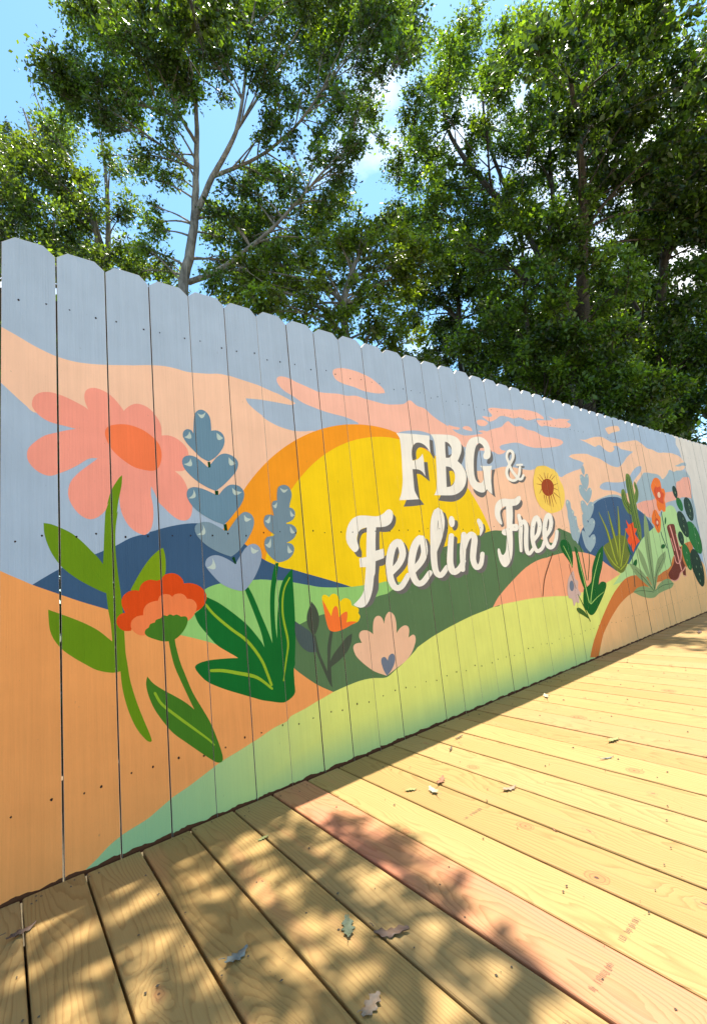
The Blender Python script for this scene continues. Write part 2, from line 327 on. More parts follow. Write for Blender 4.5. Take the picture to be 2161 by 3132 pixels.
MURAL = """
sky|p|-1651,20291* 4954,23927* 34063,22935* 57642,18314* 57249,17614 57936,17057 58186,16254 58499,15820 59225,15505 58559,14909 59119,14532 59626,13962 59316,12576 59239,11667 59319,10496 59011,8977 59090,8121 58712,6813 58497,5519 58291,4498 57794,3004 55505,-846* -1245,-201*
peach|p|-1569,16157 -702,15837 41,15504 431,15312 858,15088 1355,14902 1790,14829 2213,14835 2774,14910 3589,15071 3514,15046 4008,15171 4521,15263 4980,15263 5415,15215 5793,15252 6222,15307 6585,15380 6953,15383 7626,15302 8284,15209 8965,15044 9090,15024 9561,14879 9944,14712* 9734,14611 9054,14616 8357,14613 7658,14559* 7731,14380 7978,14162 8361,13916 8301,13911 8739,13689 9197,13550 9823,13470 10333,13517 10756,13580 11769,13390* 9892,10649* 7631,9675 6826,9873 5200,10272 4326,10575 2880,11949 2178,12892 799,12980 626,13145 430,13336 214,13568 48,13742 -688,14505 -1546,15020
pink|p|9118,15616 9204,15769 9404,15831 9699,15820 10040,15700 10392,15626 10908,15507 11226,15443 11729,15482 12310,15548 12782,15539 13343,15634 13900,15573 14480,15536 15146,15499 15858,15595 16507,15733 16840,15955 17072,15993 17495,15775 18034,15714 18543,15410 19155,15142 19555,15016 20039,14838 20443,14645 21057,14544 21727,14619 22434,14762 22958,14885 23629,15145 24310,15359 25004,15545 25533,15885 25911,16038 26221,15905 26656,15786 27397,15878 27970,15735 28976,15710 29585,15559 30205,15464 30902,15496 31752,15496 32468,15456 32664,15280 32023,14984 31105,14796 29673,14586 29431,14587 28501,14500 27519,14548 26827,14654 26116,14617 25163,14420 24697,14307 24476,14154 24621,14002 25107,13980* 24784,13786 24219,13672 23776,13796 22905,13782 21919,13756 20910,13845 19745,13793 18854,13995 18181,14313* 17563,14377 16795,14331 15961,14134 15158,13758* 13301,13906* 13289,14281* 12937,14385 12472,14470 11900,14511 11349,14576 10924,14655 10308,14793 9776,15052 9444,15199 9218,15385
pink|p|19810,15001 20332,14976 20823,14958 20660,14828 20208,14798 19952,14839
pink|p|21059,14993 21269,15112 21654,15160 21917,15054 21941,14900 21596,14891 21229,14921
pink|p|22500,15585 22639,15681 23056,15756 23404,15725 23636,15618 23329,15402 22857,15323 22574,15390
pink|p|22525,14950 22897,15058 23301,15061 23507,15066 23315,14901 22864,14913
pink|p|23919,16604* 24314,16710 25089,16781 25894,16867 26841,16939 27602,17088 28495,17171 29528,17174 30031,17074 30455,16906 30341,16753* 29668,16745 29104,16609 28414,16428 27909,16411 27315,16473 26560,16313 25984,16324 25420,16329 24950,16215 24570,15994 24097,15797 23767,15734 23431,15840 23102,15958* 23422,16022 23890,16034 24187,16176 24009,16317 23841,16492
pink|p|29353,16568* 30184,16679 31183,16798 31644,16914 31062,17089* 32198,17028 32559,17119 33335,17200 34369,17283* 33822,17047 34316,16892 33991,16624 33095,16465 32178,16384 31297,16321 30456,16300 29970,16185 29605,16304
pink|p|12082,16563 12156,16704 12404,16822 12770,16899 13261,16919 13757,16880 14385,16741 14821,16529 15192,16273 15234,16091* 14675,15978 13889,15962 13274,16058 12672,16100 12271,16200 12117,16370
peachr|p|18946,12309* 21074,12458 21926,12493 23132,12598 23783,12748 24567,12916 25682,12957 26648,12899 27545,12887 28321,12992 29105,12678 31144,12682 31554,12629 32209,12854 33531,13201 34730,13475 35300,13933* 34617,14067 33848,14128 33126,14267* 33653,14468 34814,14631 36167,14722 37006,14606 38243,14502 39447,14179 40304,14030 41578,14045 42582,14477 43690,15080 45291,15708* 43622,15711 42618,15730 42045,15933 41274,15823 41430,15620 40828,15313 40168,15219 39466,15368 38835,15658 38393,15649 37743,15449 37080,15554 36048,15718 35285,15804* 36243,15885 37302,16154 38224,16344 39286,16440 40147,16320 41180,16175 42517,16275 43981,16537 46479,16913 47533,16744 48724,16377 50126,16343 51516,16176 53360,16337 55500,16435 57393,16326 58252,16058 59031,15399 58066,14860* 56381,14549 54857,14413 53774,14562 52972,14130 51940,13654 51180,13450 50697,13753 49495,13848 46932,13859 45711,13253 44754,12755 44260,12068 43427,9870* 39232,9201* 31762,8027* 27749,6813* 19626,7328*
peachr|p|40227,17296* 41105,17550 42321,17776 43002,17823 43188,17469 42438,17268 41371,17033 40822,16847 40430,17033
sky|p|37316,12097 37709,12378 38664,12589 40035,12617 41667,12726 42589,12949 43414,13283 44366,13857 45459,14290 46263,14436 46497,14297 46099,13886 45036,13369 44116,12912 43507,12334 42246,11785 41073,11715 40620,11771 39591,11910 38541,11908 37684,11945
skyr|p|55582,15072 56955,15121 58076,15315 59056,15309 59282,15601 58821,15706 57693,15533 56545,15271
skyr|p|46925,13843 48292,13860 49516,13890 50501,13783 51061,13427* 52053,13660 52972,14130 53893,14570* 54725,14388 55926,14609 57995,14737* 58901,14519 59626,13962 59316,12576 59239,11667 59319,10496 59011,8977 59179,8473* 47144,7634* 45044,9135* 43961,11032* 44350,12071 44810,12683 45711,13253
skyr|p|35391,10626 35914,10952 37585,11327 39149,11569 40516,11524 41631,11131 40739,10559 36721,10192
pinkr|p|43877,10849 45652,11175 47626,11314 49256,11760 51348,12127 53217,12286 54328,12408 54942,13291 56036,13516 57281,13950* 59146,14047 59396,13584 59099,12569 58728,11701* 57024,11793 55488,11712 54024,11449* 52204,11262 51006,11078 49933,10662 48288,9869 46795,9643 45696,9721 44624,10162 43814,10521
ring|p|22581,5763 22452,7236 22069,8665 21444,10005 20596,11217 19550,12262 18339,13110 16998,13735 15570,14118 14097,14247 12623,14118 11195,13735 9855,13110 8643,12262 7598,11217 6749,10005 6124,8665 5742,7236 5613,5763 5742,4290 6124,2862 6749,1521 7598,310 8643,-736 9855,-1584 11195,-2209 12623,-2592 14097,-2721 15570,-2592 16998,-2209 18339,-1584 19550,-736 20596,310 21444,1521 22069,2862 22452,4290
sun|p|22849,6214 22734,7526 22393,8799 21837,9993 21081,11072 20149,12004 19070,12759 17876,13316 16603,13657 15291,13772 13978,13657 12705,13316 11511,12759 10432,12004 9500,11072 8745,9993 8188,8799 7847,7526 7732,6214 7847,4901 8188,3628 8745,2434 9500,1355 10432,423 11511,-332 12705,-889 13978,-1230 15291,-1345 16603,-1230 17876,-889 19070,-332 20149,423 21081,1355 21837,2434 22393,3628 22734,4901
navy|p|660,7842* 743,7886 1068,8094 1391,8282 1831,8487 2318,8670 2542,8759 2888,8904 3277,9118 3584,9215 3834,9252 3963,9334 4157,9381 3889,9310 4213,9406 4613,9503 5025,9569 5449,9589 5882,9521 6395,9271 7191,8785 7853,8214 8392,7933 8780,7780 9125,7705 9812,7470 11181,7018 11907,6757* 11843,6256* 6579,6266* 4134,5943* 2622,6851*
navyr|p|33029,8675 34155,9381 35165,10372 36313,10928 37699,11250 39226,11388 40442,11349 41600,11060 43835,10376 45361,9796 46636,8743* 45183,8281* 42489,7093 40954,6284 39916,5751 38221,5197* 36186,6006 34562,6657 31803,7220*
ltgreen|p|4673,5791* 4806,6501 5312,7052 5606,7265 5902,7378 6277,7433 6855,7454 7458,7438 7874,7421 8213,7373 8646,7295 7776,7425 8199,7377 8634,7319 9078,7209 9768,7036 10294,6904 10999,6815 11907,6757 12528,6756 13478,6767 13948,6807 15126,6655* 14234,5159* 9139,3166* 7971,3583* 5415,5143*
lime|p|1820,-1* 1943,60 2218,214 2451,380 2850,555 3404,684 3597,745 4231,1032 4737,1183 5304,1392 5865,1591 6526,1746 7267,1949 7844,2118 8398,2200 8525,2320 9202,2441 9823,2590 10507,2739* 11618,3219* 19289,5735* 21006,5557* 28437,5113* 37209,5270* 38478,5978* 39972,5879* 40983,6350 42126,7040 43490,7755 45200,8317 46974,8839 48213,9330 49432,10105 50530,10588 51755,10845 52793,10694 53389,10118 54181,9450 54857,8549 55718,7519 55851,6503* 47117,3795* 41308,3123* 32835,146* 31476,-981* 25057,-915* 4216,-832* 2049,-792*
ltgreenr|p|38234,5228* 39972,5879 40983,6350 42126,7040 43490,7755 45200,8317 46974,8839 48213,9330 49432,10105 50530,10588 51755,10845 52793,10694 53389,10118 54181,9450 54857,8549 55718,7519 55851,6503* 48549,4562* 43576,4251* 40286,4803* 38821,4668* 36553,4498*
olive|p|8572,4221* 9052,5511* 9288,5574 9577,5651 10146,5774 10422,5798 11406,5796 12417,5929 13274,6187 13960,6259 14166,6368 14971,6525 17336,7991 19857,8422 21083,8723 21766,8851 22268,8940 22770,8977 23370,8952 25194,8990 28145,8124* 29331,7943* 29813,8935 30598,8814 31382,8617 31885,8386 32164,7909 32752,7446 33299,6829* 31271,6590* 27289,6581* 26522,6762* 23724,5869* 22122,4701* 21552,4715* 20979,4647 19573,4490 18168,4261 16742,3979 16062,3801 15368,3589 15276,3520 14555,3150 13879,2883 13334,2699 12563,2833 11898,2871 11196,2821 10507,2739* 9836,3143 9189,3664 8817,4005*
salmonhill|p|21532,4711* 22028,5109 22711,5495 23754,5985 25088,6547 26577,6951 27837,7104 27423,7031 28734,7189 30100,7288 31514,7302 32954,7157 34126,6933 35282,6526 36145,6126 37351,5612 38139,5220* 35613,4790 33549,4540 31848,4482 29845,4445 28304,4585 26727,4693 25261,4760 23749,4769 22430,4767
orangeground|p|-1431,9188* -623,8721 46,8318 247,8190 521,8025 743,7886 1384,7552 1943,7268 2625,6958 3317,6634 4549,5942 4742,5862 5237,5666 5923,5348 6666,4771 7965,3515* 8368,4372* 8817,4005* 9189,3664 9836,3143 10507,2739* 9823,2590 9202,2441 8525,2320 8398,2200 7844,2118 7267,1949 6526,1746 5865,1591 5304,1392 4737,1183 4231,1032 3597,745 3404,684 2850,555 2451,380 2218,214 1943,60 1772,-31* 1342,-581* -1245,-201*
path|p|31287,193* 31881,841 32589,1438 33461,2091 34515,2811 36108,3751 37493,4348 38875,4792 40343,4930 42092,4787 43706,4517 45544,4507 46820,4732 48111,4894 49006,5207 49595,5703 50470,6117 52117,6668 53708,7007 55508,7172* 55923,6416 54775,5559 52734,4558* 49157,3762* 45126,3691 42450,3740 39751,3615 37738,3202 36213,2653 34857,2007 33834,1411 33247,885 32461,-26*
peachground|p|32614,55* 33247,885 33834,1411 34857,2007 36213,2653 37738,3202 39751,3615 42450,3740* 45265,3961 47192,3934 49317,4049 52825,4711 54775,5559* 57126,5255 58369,4493 58309,2959 58270,1271 56959,-1051* 42713,-1025* 33804,-612*
pinkflower|p|750,13244 788,13443 928,13613 1160,13686 1396,13661 1663,13573 1936,13449 2130,13343 2219,13271* 2146,13465 2113,13665 2145,13876 2255,13992 2429,14041 2663,13985 2869,13862 3046,13678 3194,13470 3244,13388* 3382,13552 3576,13684 3769,13703 3995,13628 4187,13453 4346,13216 4420,12967 4418,12671* 4619,12704 4859,12649 5098,12486 5267,12276 5307,12016 5276,11751 5156,11501 4977,11434 4803,11431* 5003,11252 5133,11038 5225,10747 5313,10383 5333,10091 5247,9800 5066,9686 4827,9731 4598,9908 4375,10153 4218,10327 4130,10570 4002,10864* 3984,10566 4035,10219 4038,9873 3994,9564 3923,9377 3792,9245 3708,9222 3495,9317 3289,9514 3119,9848 3040,10180 3033,10480* 2908,10767* 2766,10364 2629,10034 2426,9822 2202,9743 1986,9839 1776,10091 1648,10403 1639,10655 1708,10912 1900,11179 2151,11423 2350,11603 2443,11696* 2296,11691 2155,11637 1904,11439 1633,11260 1422,11152 1216,11061 1014,11097 816,11240 670,11445 627,11658 672,11878 845,12098 1072,12297 1383,12429 1623,12522 1867,12595* 1597,12650 1386,12689 1178,12743 974,12861 824,13032 762,13150
flowercentre|p|2665,12544 2722,12739 2873,12845 3178,12919 3488,12905 3834,12786 4120,12583 4311,12367 4390,12083 4371,11791 4277,11532 4107,11396 3849,11398 3504,11480 3173,11699 2910,11952 2740,12244
leafback|p|3261,7483* 3403,7743 3628,8115 3888,8462 4152,8701 4301,8779* 4355,8538 4364,8197 4328,7896 4135,7511 3721,7291*
stem|p|3134,11189* 3103,10842 3000,10335 2945,9937 2976,10013 2904,9520 2878,9098 2881,8646 2923,8068 2979,7493 3021,6955 3046,6330 3067,5589 3102,5318 3171,4760 3323,4124 3506,3539 3665,3077 3722,2867* 3685,2833 3571,2911 3324,3291 3139,3753 3013,4228 2941,4660 2911,5085* 2702,5083 2300,5239 1964,5494 1662,5753 1416,6011 1224,6328 1141,6597 1119,6875 1109,7149* 1353,7016 1728,6806 2062,6596 2351,6374 2591,6126 2712,6000* 2684,6536 2625,6958 2582,7456* 2377,7570 2084,7766 1772,8006 1468,8315 1245,8673 1111,9007 1032,9339 1017,9645* 1203,9607 1430,9497 1712,9322 1973,9066 2237,8743 2398,8546 2513,8357* 2542,8728 2567,9204 2598,9687 2628,10011 2721,10274 2676,10198 2787,10629 2942,10936 3051,11110
plantgreen|p|5663,7007* 6084,6755 6584,6337 7020,5916 7348,5504 7639,5054 7769,4629 8078,3839* 7967,3536* 7207,4199 6665,4764 6307,5039 5923,5348 5592,5779 5333,6159 5213,6498* 5465,6655 5580,6814
plantgreen|p|5138,4764 5262,4855 5540,4892 6038,4858 6665,4768 7636,4520* 8870,4135* 8924,4191* 8840,4019 8814,3425 8812,3128 8674,2976 8404,2876 8192,2891 7826,3016 7431,3164 7138,3312 6619,3572 6047,3872 5535,4203 5245,4545
plantgreen|p|9128,7738* 9104,7238 9093,6643 9063,5860 9011,5092 8916,4344 8840,4019 8325,3900* 8221,5145* 8287,5889 8370,6337 8454,6790 8627,7241 8880,7536
plantgreen|p|8539,7998* 8428,7494 8290,6923 8213,6280 8197,5599 8229,5136* 8325,3900* 7746,4020* 8018,5011* 8007,5628 8028,6378 8104,7019 8239,7587 8393,8007*
plantgreen|p|7069,7119* 7215,7198* 7407,6786 7643,6124 7847,5574 8024,5026* 8078,3839* 7769,4629* 7684,4955* 7593,5502 7431,6041 7201,6735
plantgreen|p|7639,5054* 7684,4955* 8024,5026* 8018,5011* 8229,5136* 8623,4776* 8521,3674* 8002,3939* 7238,4596*
vein|r|5595,6717 5645,6642 5693,6567 5746,6489 5810,6407 5888,6318 5974,6224 6065,6130 6155,6039 6241,5953 6328,5869 6416,5786 6508,5701 6606,5615 6709,5530 6809,5444 6901,5355 6986,5261 7067,5162 7144,5059 7220,4951 7296,4836 7371,4716 7441,4594 7502,4475 7552,4360 7594,4244 7632,4129 7669,4016 7704,3908 7737,3803 7768,3699 7801,3594 7895,3603 7864,3708 7834,3813 7802,3919 7768,4029 7732,4142 7695,4259 7653,4380 7601,4502 7538,4627 7467,4754 7391,4878 7314,4997 7237,5109 7157,5217 7073,5321 6983,5422 6884,5516 6779,5605 6675,5689 6577,5772 6486,5854 6397,5936 6310,6018 6223,6102 6133,6192 6042,6284 5956,6374 5880,6459 5818,6537 5766,6611 5716,6685 5665,6760
vein|p|5672,6734 5658,6706 5627,6697 5598,6713 5587,6744 5601,6772 5632,6780 5661,6764
vein|p|7897,3588 7880,3561 7844,3556 7811,3576 7799,3609 7816,3636 7851,3641 7885,3621
vein|r|5676,4491 5774,4472 5870,4454 5969,4434 6076,4405 6199,4364 6333,4314 6473,4259 6614,4203 6759,4148 6907,4093 7048,4039 7170,3986 7267,3932 7347,3878 7422,3819 7500,3754 7582,3682 7662,3604 7744,3523 7826,3442 7888,3487 7810,3571 7732,3656 7652,3739 7570,3818 7492,3889 7415,3956 7326,4022 7219,4087 7087,4150 6941,4210 6790,4263 6645,4315 6504,4367 6361,4420 6223,4468 6094,4508 5978,4537 5874,4556 5777,4571 5680,4587
vein|p|5728,4529 5711,4498 5675,4492 5640,4513 5628,4549 5644,4580 5681,4587 5715,4566
vein|p|7901,3454 7886,3430 7854,3426 7824,3444 7813,3474 7828,3498 7860,3502 7890,3484
vein|r|8941,7404 8876,7317 8809,7232 8745,7143 8689,7049 8646,6950 8610,6848 8581,6741 8556,6626 8535,6498 8519,6359 8508,6219 8503,6086 8506,5962 8517,5843 8531,5729 8545,5616 8562,5503 8581,5392 8602,5286 8616,5187 8625,5097 8631,5015 8631,4935 8625,4852 8611,4767 8591,4680 8566,4590 8541,4494 8515,4391 8488,4284 8460,4174 8433,4066 8406,3960 8381,3854 8356,3749 8330,3644 8376,3629 8404,3733 8432,3838 8460,3943 8489,4048 8519,4155 8549,4264 8579,4371 8608,4473 8636,4567 8663,4658 8688,4747 8705,4836 8714,4923 8716,5007 8713,5093 8707,5186 8694,5289 8676,5397 8655,5507 8636,5619 8620,5731 8604,5845 8592,5961 8586,6081 8589,6212 8598,6350 8612,6487 8631,6613 8653,6726 8679,6830 8712,6928 8752,7023 8802,7114 8862,7201 8928,7287 8992,7375
vein|p|8996,7387 8986,7370 8964,7364 8943,7373 8936,7392 8947,7410 8969,7416 8989,7406
vein|p|8376,3631 8368,3619 8351,3617 8335,3626 8330,3641 8338,3654 8355,3656 8371,3647
poppydark|p|2839,6545 2871,6695 2973,6789 3089,6806* 3009,7019 3000,7208 3076,7357 3225,7452 3374,7469 3508,7440* 3559,7596 3685,7715 3872,7758 4058,7708 4209,7754* 4311,7880 4541,7919 4737,7846 4881,7680 4918,7539* 5095,7540 5334,7466 5537,7307 5660,7084 5618,6844 5465,6655 5286,6567* 4965,6312* 3838,6309* 3238,6272* 3246,6237 3044,6262 2905,6382
poppylight|p|3236,6397 3276,6548 3427,6653 3607,6661* 3629,6850 3741,6997 3928,7056 4070,7063* 4123,7199 4284,7254 4444,7214 4522,7132* 4608,7213 4808,7216 4938,7127 5000,7018* 5136,6996 5268,6885 5311,6708 5212,6481 5103,6360 4981,6293* 4465,6218* 3832,6150 3615,6032 3409,6105 3267,6268
calyx|p|3632,6102 3666,6207 3759,6257* 3809,6361 3949,6389* 3983,6465 4125,6494* 4224,6579 4334,6531* 4416,6586 4527,6522* 4643,6546 4771,6456* 4905,6455 4984,6360 4951,6180 4814,5967 4641,5813 4541,5764* 4564,5548 4670,5041 4812,4592 4755,4776 5014,4009 5316,3387 5561,2871 5767,2263 5881,1843 5904,1643 5828,1564 5659,1630 5303,1955 4802,2449 4377,2880 4114,3259 3831,3759 3669,4226 3616,4574 3659,4774* 3830,4527 4126,4259 4490,3971 4800,3707 5050,3438* 4904,3809 4701,4336 4501,4891 4408,5316 4347,5731* 4158,5762 3883,5887 3704,5995
vein|r|3830,4215 3869,4127 3905,4039 3950,3944 4017,3838 4112,3722 4226,3597 4348,3471 4467,3347 4580,3229 4695,3112 4812,2998 4930,2881 5055,2758 5185,2630 5308,2509 5410,2406 5481,2329 5532,2270 5575,2218 5622,2161 5657,2183 5613,2242 5574,2297 5524,2360 5453,2443 5353,2550 5232,2675 5104,2806 4981,2932 4866,3051 4751,3168 4636,3284 4522,3402 4402,3524 4280,3650 4167,3771 4077,3880 4016,3974 3974,4061 3938,4147 3898,4237
vein|p|3902,4217 3890,4193 3862,4188 3836,4205 3826,4235 3838,4260 3865,4265 3892,4247
vein|p|5664,2165 5656,2151 5639,2150 5622,2161 5616,2179 5624,2192 5641,2194 5658,2183
lavender|p|5563,13421 5612,13643 5751,13793 5905,13824 6053,13746 6160,13582 6190,13308 6186,13050* 6364,13091 6558,13034 6673,12846 6647,12564 6512,12313 6300,12059 6020,11863* 5763,11977 5517,12204 5276,12466 5138,12717 5173,12910 5304,13010 5448,12981 5516,12874* 5538,13147
lavender|p|5065,11810 5144,11965 5326,12036 5543,11997 5756,11843 5970,11648* 6131,11813 6298,12020 6503,12174 6704,12219 6942,12151 7114,11984 7143,11806 7020,11519 6759,11228 6505,10983 6221,10773* 5961,10867 5567,11095 5291,11341 5108,11590
lavender|p|5166,10636 5228,10803 5411,10883 5664,10856 5955,10753 6212,10628 6328,10632* 6495,10829 6703,10992 6906,11039 7145,10970 7296,10778 7279,10540 7135,10262 6871,9950 6573,9626 6412,9533* 6041,9686 5613,9946 5339,10201 5192,10454
lavmid|p|5375,9402 5447,9545 5669,9634 5925,9613 6216,9461 6474,9307 6591,9304* 6763,9529 6981,9795 7196,9970 7362,9990 7562,9872 7628,9636 7541,9323 7328,8979 7105,8719 6890,8502 6643,8347* 6269,8496 5908,8697 5629,8926 5427,9184
lavlight|p|5675,8144 5739,8319 5928,8424 6151,8423 6447,8296 6781,8071* 6957,8322 7179,8614 7394,8758 7602,8769 7780,8626 7843,8350 7752,8007 7509,7566 7240,7251 7068,7101 6908,7091 6566,7206 6201,7421 5889,7771 5704,8035
connector|p|5981,11840* 6077,11855* 6076,11647* 5995,11630*
connector|p|6183,10772* 6310,10784* 6308,10631* 6192,10616*
connector|p|6431,9533* 6549,9550* 6560,9305* 6455,9299*
connector|p|6660,8302* 6761,8352* 6821,8087* 6761,8065*
crescent|p|5700,13675* 5785,13530 5867,13494 5945,13568 6019,13753* 5936,13668 5856,13627 5777,13629
crescent|p|5373,12934* 5436,12773 5425,12680 5339,12654 5180,12695* 5257,12736 5314,12790 5353,12856
crescent|p|6389,12994* 6383,12820 6420,12731 6500,12729 6623,12813* 6562,12861 6502,12907 6445,12952
crescent|p|5357,11937* 5410,11754 5386,11654 5287,11637 5113,11702* 5214,11732 5288,11782 5336,11850
crescent|p|6795,12079* 6779,11885 6816,11783 6906,11775 7052,11860* 6997,11895 6936,11943 6868,12005
crescent|p|5406,10798* 5473,10640 5464,10533 5378,10478 5218,10472* 5312,10542 5375,10620 5407,10705
crescent|p|6850,10919* 6862,10731 6927,10641 7046,10648 7220,10755* 7097,10768 6995,10799 6912,10850
crescent|p|5664,9550* 5749,9348 5740,9220 5638,9165 5445,9184* 5572,9249 5651,9331 5682,9432
crescent|p|7244,9892* 7234,9716 7278,9631 7376,9637 7530,9735* 7431,9742 7350,9771 7288,9821
crescent|p|5942,8351* 6038,8106 6034,7969 5930,7940 5729,8019* 5844,8060 5918,8128 5951,8225
crescent|p|7422,8699* 7423,8511 7475,8420 7582,8426 7743,8530* 7638,8542 7550,8574 7478,8626
lavender2|p|8717,10785 8782,10996 8929,11094 9118,11115 9276,11036 9367,10848 9366,10635 9261,10379 9220,10189* 9358,10149 9463,10002 9419,9791 9263,9646 9022,9565* 9017,9520* 9249,9500 9426,9373 9467,9205 9366,9000 9189,8861 8948,8768* 9175,8718 9290,8549 9206,8308 8980,8118 8699,8035 8518,8018* 8310,8158 8109,8366 8000,8607 7998,8843 8120,9017 8386,9049* 8458,9107* 8270,9232 8068,9435 8036,9675 8125,9855 8326,9896 8492,9855* 8466,10079 8439,10284 8505,10428 8690,10473*
crescent|p|8864,10991* 8933,10847 9018,10794 9119,10832 9236,10962* 9138,10922 9043,10913 8952,10936
crescent|p|8684,10411* 8655,10233 8608,10154 8542,10174 8457,10292* 8502,10266 8555,10277 8616,10325
crescent|p|9248,10085* 9231,9916 9256,9825 9325,9812 9437,9875* 9387,9900 9338,9943 9292,10004
crescent|p|8322,9855* 8308,9659 8262,9561 8185,9560 8078,9655* 8138,9663 8199,9698 8260,9762
crescent|p|9187,9439* 9161,9265 9189,9162 9270,9128 9406,9165* 9354,9195 9301,9250 9245,9332
crescent|p|8270,8972* 8270,8727 8226,8608 8136,8614 8003,8744* 8082,8741 8153,8778 8215,8855
crescent|p|9009,8676* 8970,8481 8989,8372 9066,8348 9202,8410* 9155,8441 9107,8496 9059,8574
sun|p|10366,6421 10404,6541 10558,6566 10723,6444* 10865,6554 11046,6548 11188,6414 11268,6193* 11415,6304 11630,6302 11805,6174 11835,5977* 12073,5884 12199,5781 12149,5614* 12232,5474 12171,5352 12075,5258* 11763,5196 11117,5165 10557,5657 10404,6088
tulip|p|10386,6378* 10512,6157 10635,5894 10752,5672* 10841,5909 10989,6058 11108,5960 11125,5580* 11343,5719 11562,5755 11565,5563 11481,5321* 11725,5329 12047,5262* 11763,5196 11427,5098 11049,5030 10742,5057 10577,5164 10485,5463 10415,5963
slatestem|p|9844,6378* 10057,6090 10154,5712 10076,5360 9899,5067* 9761,5129 9625,5427 9588,5749 9690,6055 9806,6242
slatestem|p|9804,5082* 9918,5025* 10018,4374 10205,3865 10310,3568* 10368,3992 10430,4540 10619,5096* 10767,5053* 10603,4510 10485,3930* 10690,4172 11029,4437 11436,4741 11715,4823* 11615,4461 11360,4132 10962,3879 10588,3730 10507,3686* 10482,3256 10481,2902* 10363,3085 10171,3557 9984,4065 9845,4562
slateleaf|p|9048,5706* 9370,5464 9675,5221 9835,4919 9875,4399* 9549,4458 9248,4705 9053,5047 9011,5323
shell|p|11695,4239 11793,4368 11988,4390 12180,4366* 12071,4597 12093,4764 12246,4860 12498,4838 12714,4732 12842,4611* 12895,4988 12990,5239 13154,5350 13360,5322 13489,5170 13549,4960* 13652,5238 13833,5418 13991,5429 14185,5257 14261,4926 14219,4454* 14438,4625 14744,4718 14962,4640 15010,4446 14912,4137* 15195,4231 15347,4137 15325,3884 14994,3432 14555,3150 13886,2925 13373,2760* 12713,3077 12200,3475 11812,3884
heart|p|13136,3379 13190,3542 13343,3566 13452,3493 13513,3372* 13613,3551 13809,3625 13949,3533 13958,3309 13779,3035 13569,2858 13384,2758* 13231,3014
shadow|p|16611,12703* 16633,13056 16758,13448 17141,13717 17593,13668 17970,13367* 17558,13469 17207,13436 16977,13195 16925,12809*
shadow|p|18104,13974* 18371,13945* 18340,13429 18337,12891* 18125,13127 18035,13288*
shadow|p|17419,12682* 17733,12705* 17711,12150 17715,11656* 17422,11833 17074,12015 16812,12016* 16789,11667 16790,11240 16782,10682* 16358,10856* 16557,12253* 16966,12258 17321,12127*
shadow|p|15883,10663* 16792,10735* 17080,10423* 16270,10333 15613,10299*
cream|p|15703,14067* 16914,14151 18144,14195* 18078,13744 18049,13233* 17806,13548 17446,13709 17061,13687 16758,13448 16633,13056 16633,12705* 16981,12786 17235,12943 17437,13136* 17464,12851 17438,12353 17439,11927* 17249,12150 16966,12258 16557,12253* 16529,11654 16517,11150 16651,10864 16755,10698* 16037,10651 15347,10616* 15556,10938 15739,11512 15820,12143 15903,13100 15907,13795
shadow|p|20525,14170* 20677,14035 20897,13784 20894,13420 20696,13043 20444,12697* 20653,12622 20885,12220 20834,11683 20578,11202 20102,10840 19454,10627 18783,10614 18184,10658* 18443,10967* 19668,11689* 20096,12938*
cream|p|18273,14289* 19178,14380 19956,14421 20465,14314 20717,14008 20655,13580 20415,13200 20203,12946* 20574,12677 20793,12214 20633,11674 20187,11247 19529,10997 18683,10946 17920,10941* 18122,11178 18262,11626 18417,12756 18496,13614 18448,14010
shadow|p|19355,13989* 19643,13930 19827,13683 19781,13325 19565,13102 19242,13059* 19280,13515
sky|p|19550,13762* 19727,13703 19832,13536 19755,13323 19505,13232*
shadow|p|19147,12568* 19497,12545 19760,12359 19809,12043 19668,11689 19370,11476 18995,11405* 19059,11946
sun|p|19367,12318* 19670,12336 19812,12101 19712,11778 19354,11481*
shadow|p|23275,14072* 23490,13899 23638,13526 23529,13197 23174,12993 22930,13026 23048,13319*
shadow|p|23325,12642* 23664,12682* 23386,12172 23270,11476 23265,10946* 22804,11212 22541,11357* 22441,11140 22050,10916 21591,10995 21314,11226 21258,11391* 21754,11300* 22231,11286* 22557,11511* 23084,11968*
shadow|p|22462,14233* 22778,14100 22844,13954* 22428,13865 22110,13400 21897,12705 21836,12091 21983,11806* 21637,11838* 21521,12377* 21692,13243 22011,13951*
cream|p|23329,13437 23038,13274 22692,13291 22662,13508 22839,13713 22811,14027 22602,14197 22303,14180 21982,13824 21731,13246 21567,12501 21583,12017 21816,11786 22155,11801 22375,11996* 22460,12494 22319,12733 22192,12818* 22786,12840 23386,12900* 23199,12539 23084,11968 23031,11405 22988,11143* 22719,11271 22536,11418* 22217,11224 21740,11239 21227,11461 20913,11924 20824,12574 20920,13241 21145,13868 21572,14341 22096,14554 22697,14620 23211,14451 23432,14087 23443,13702
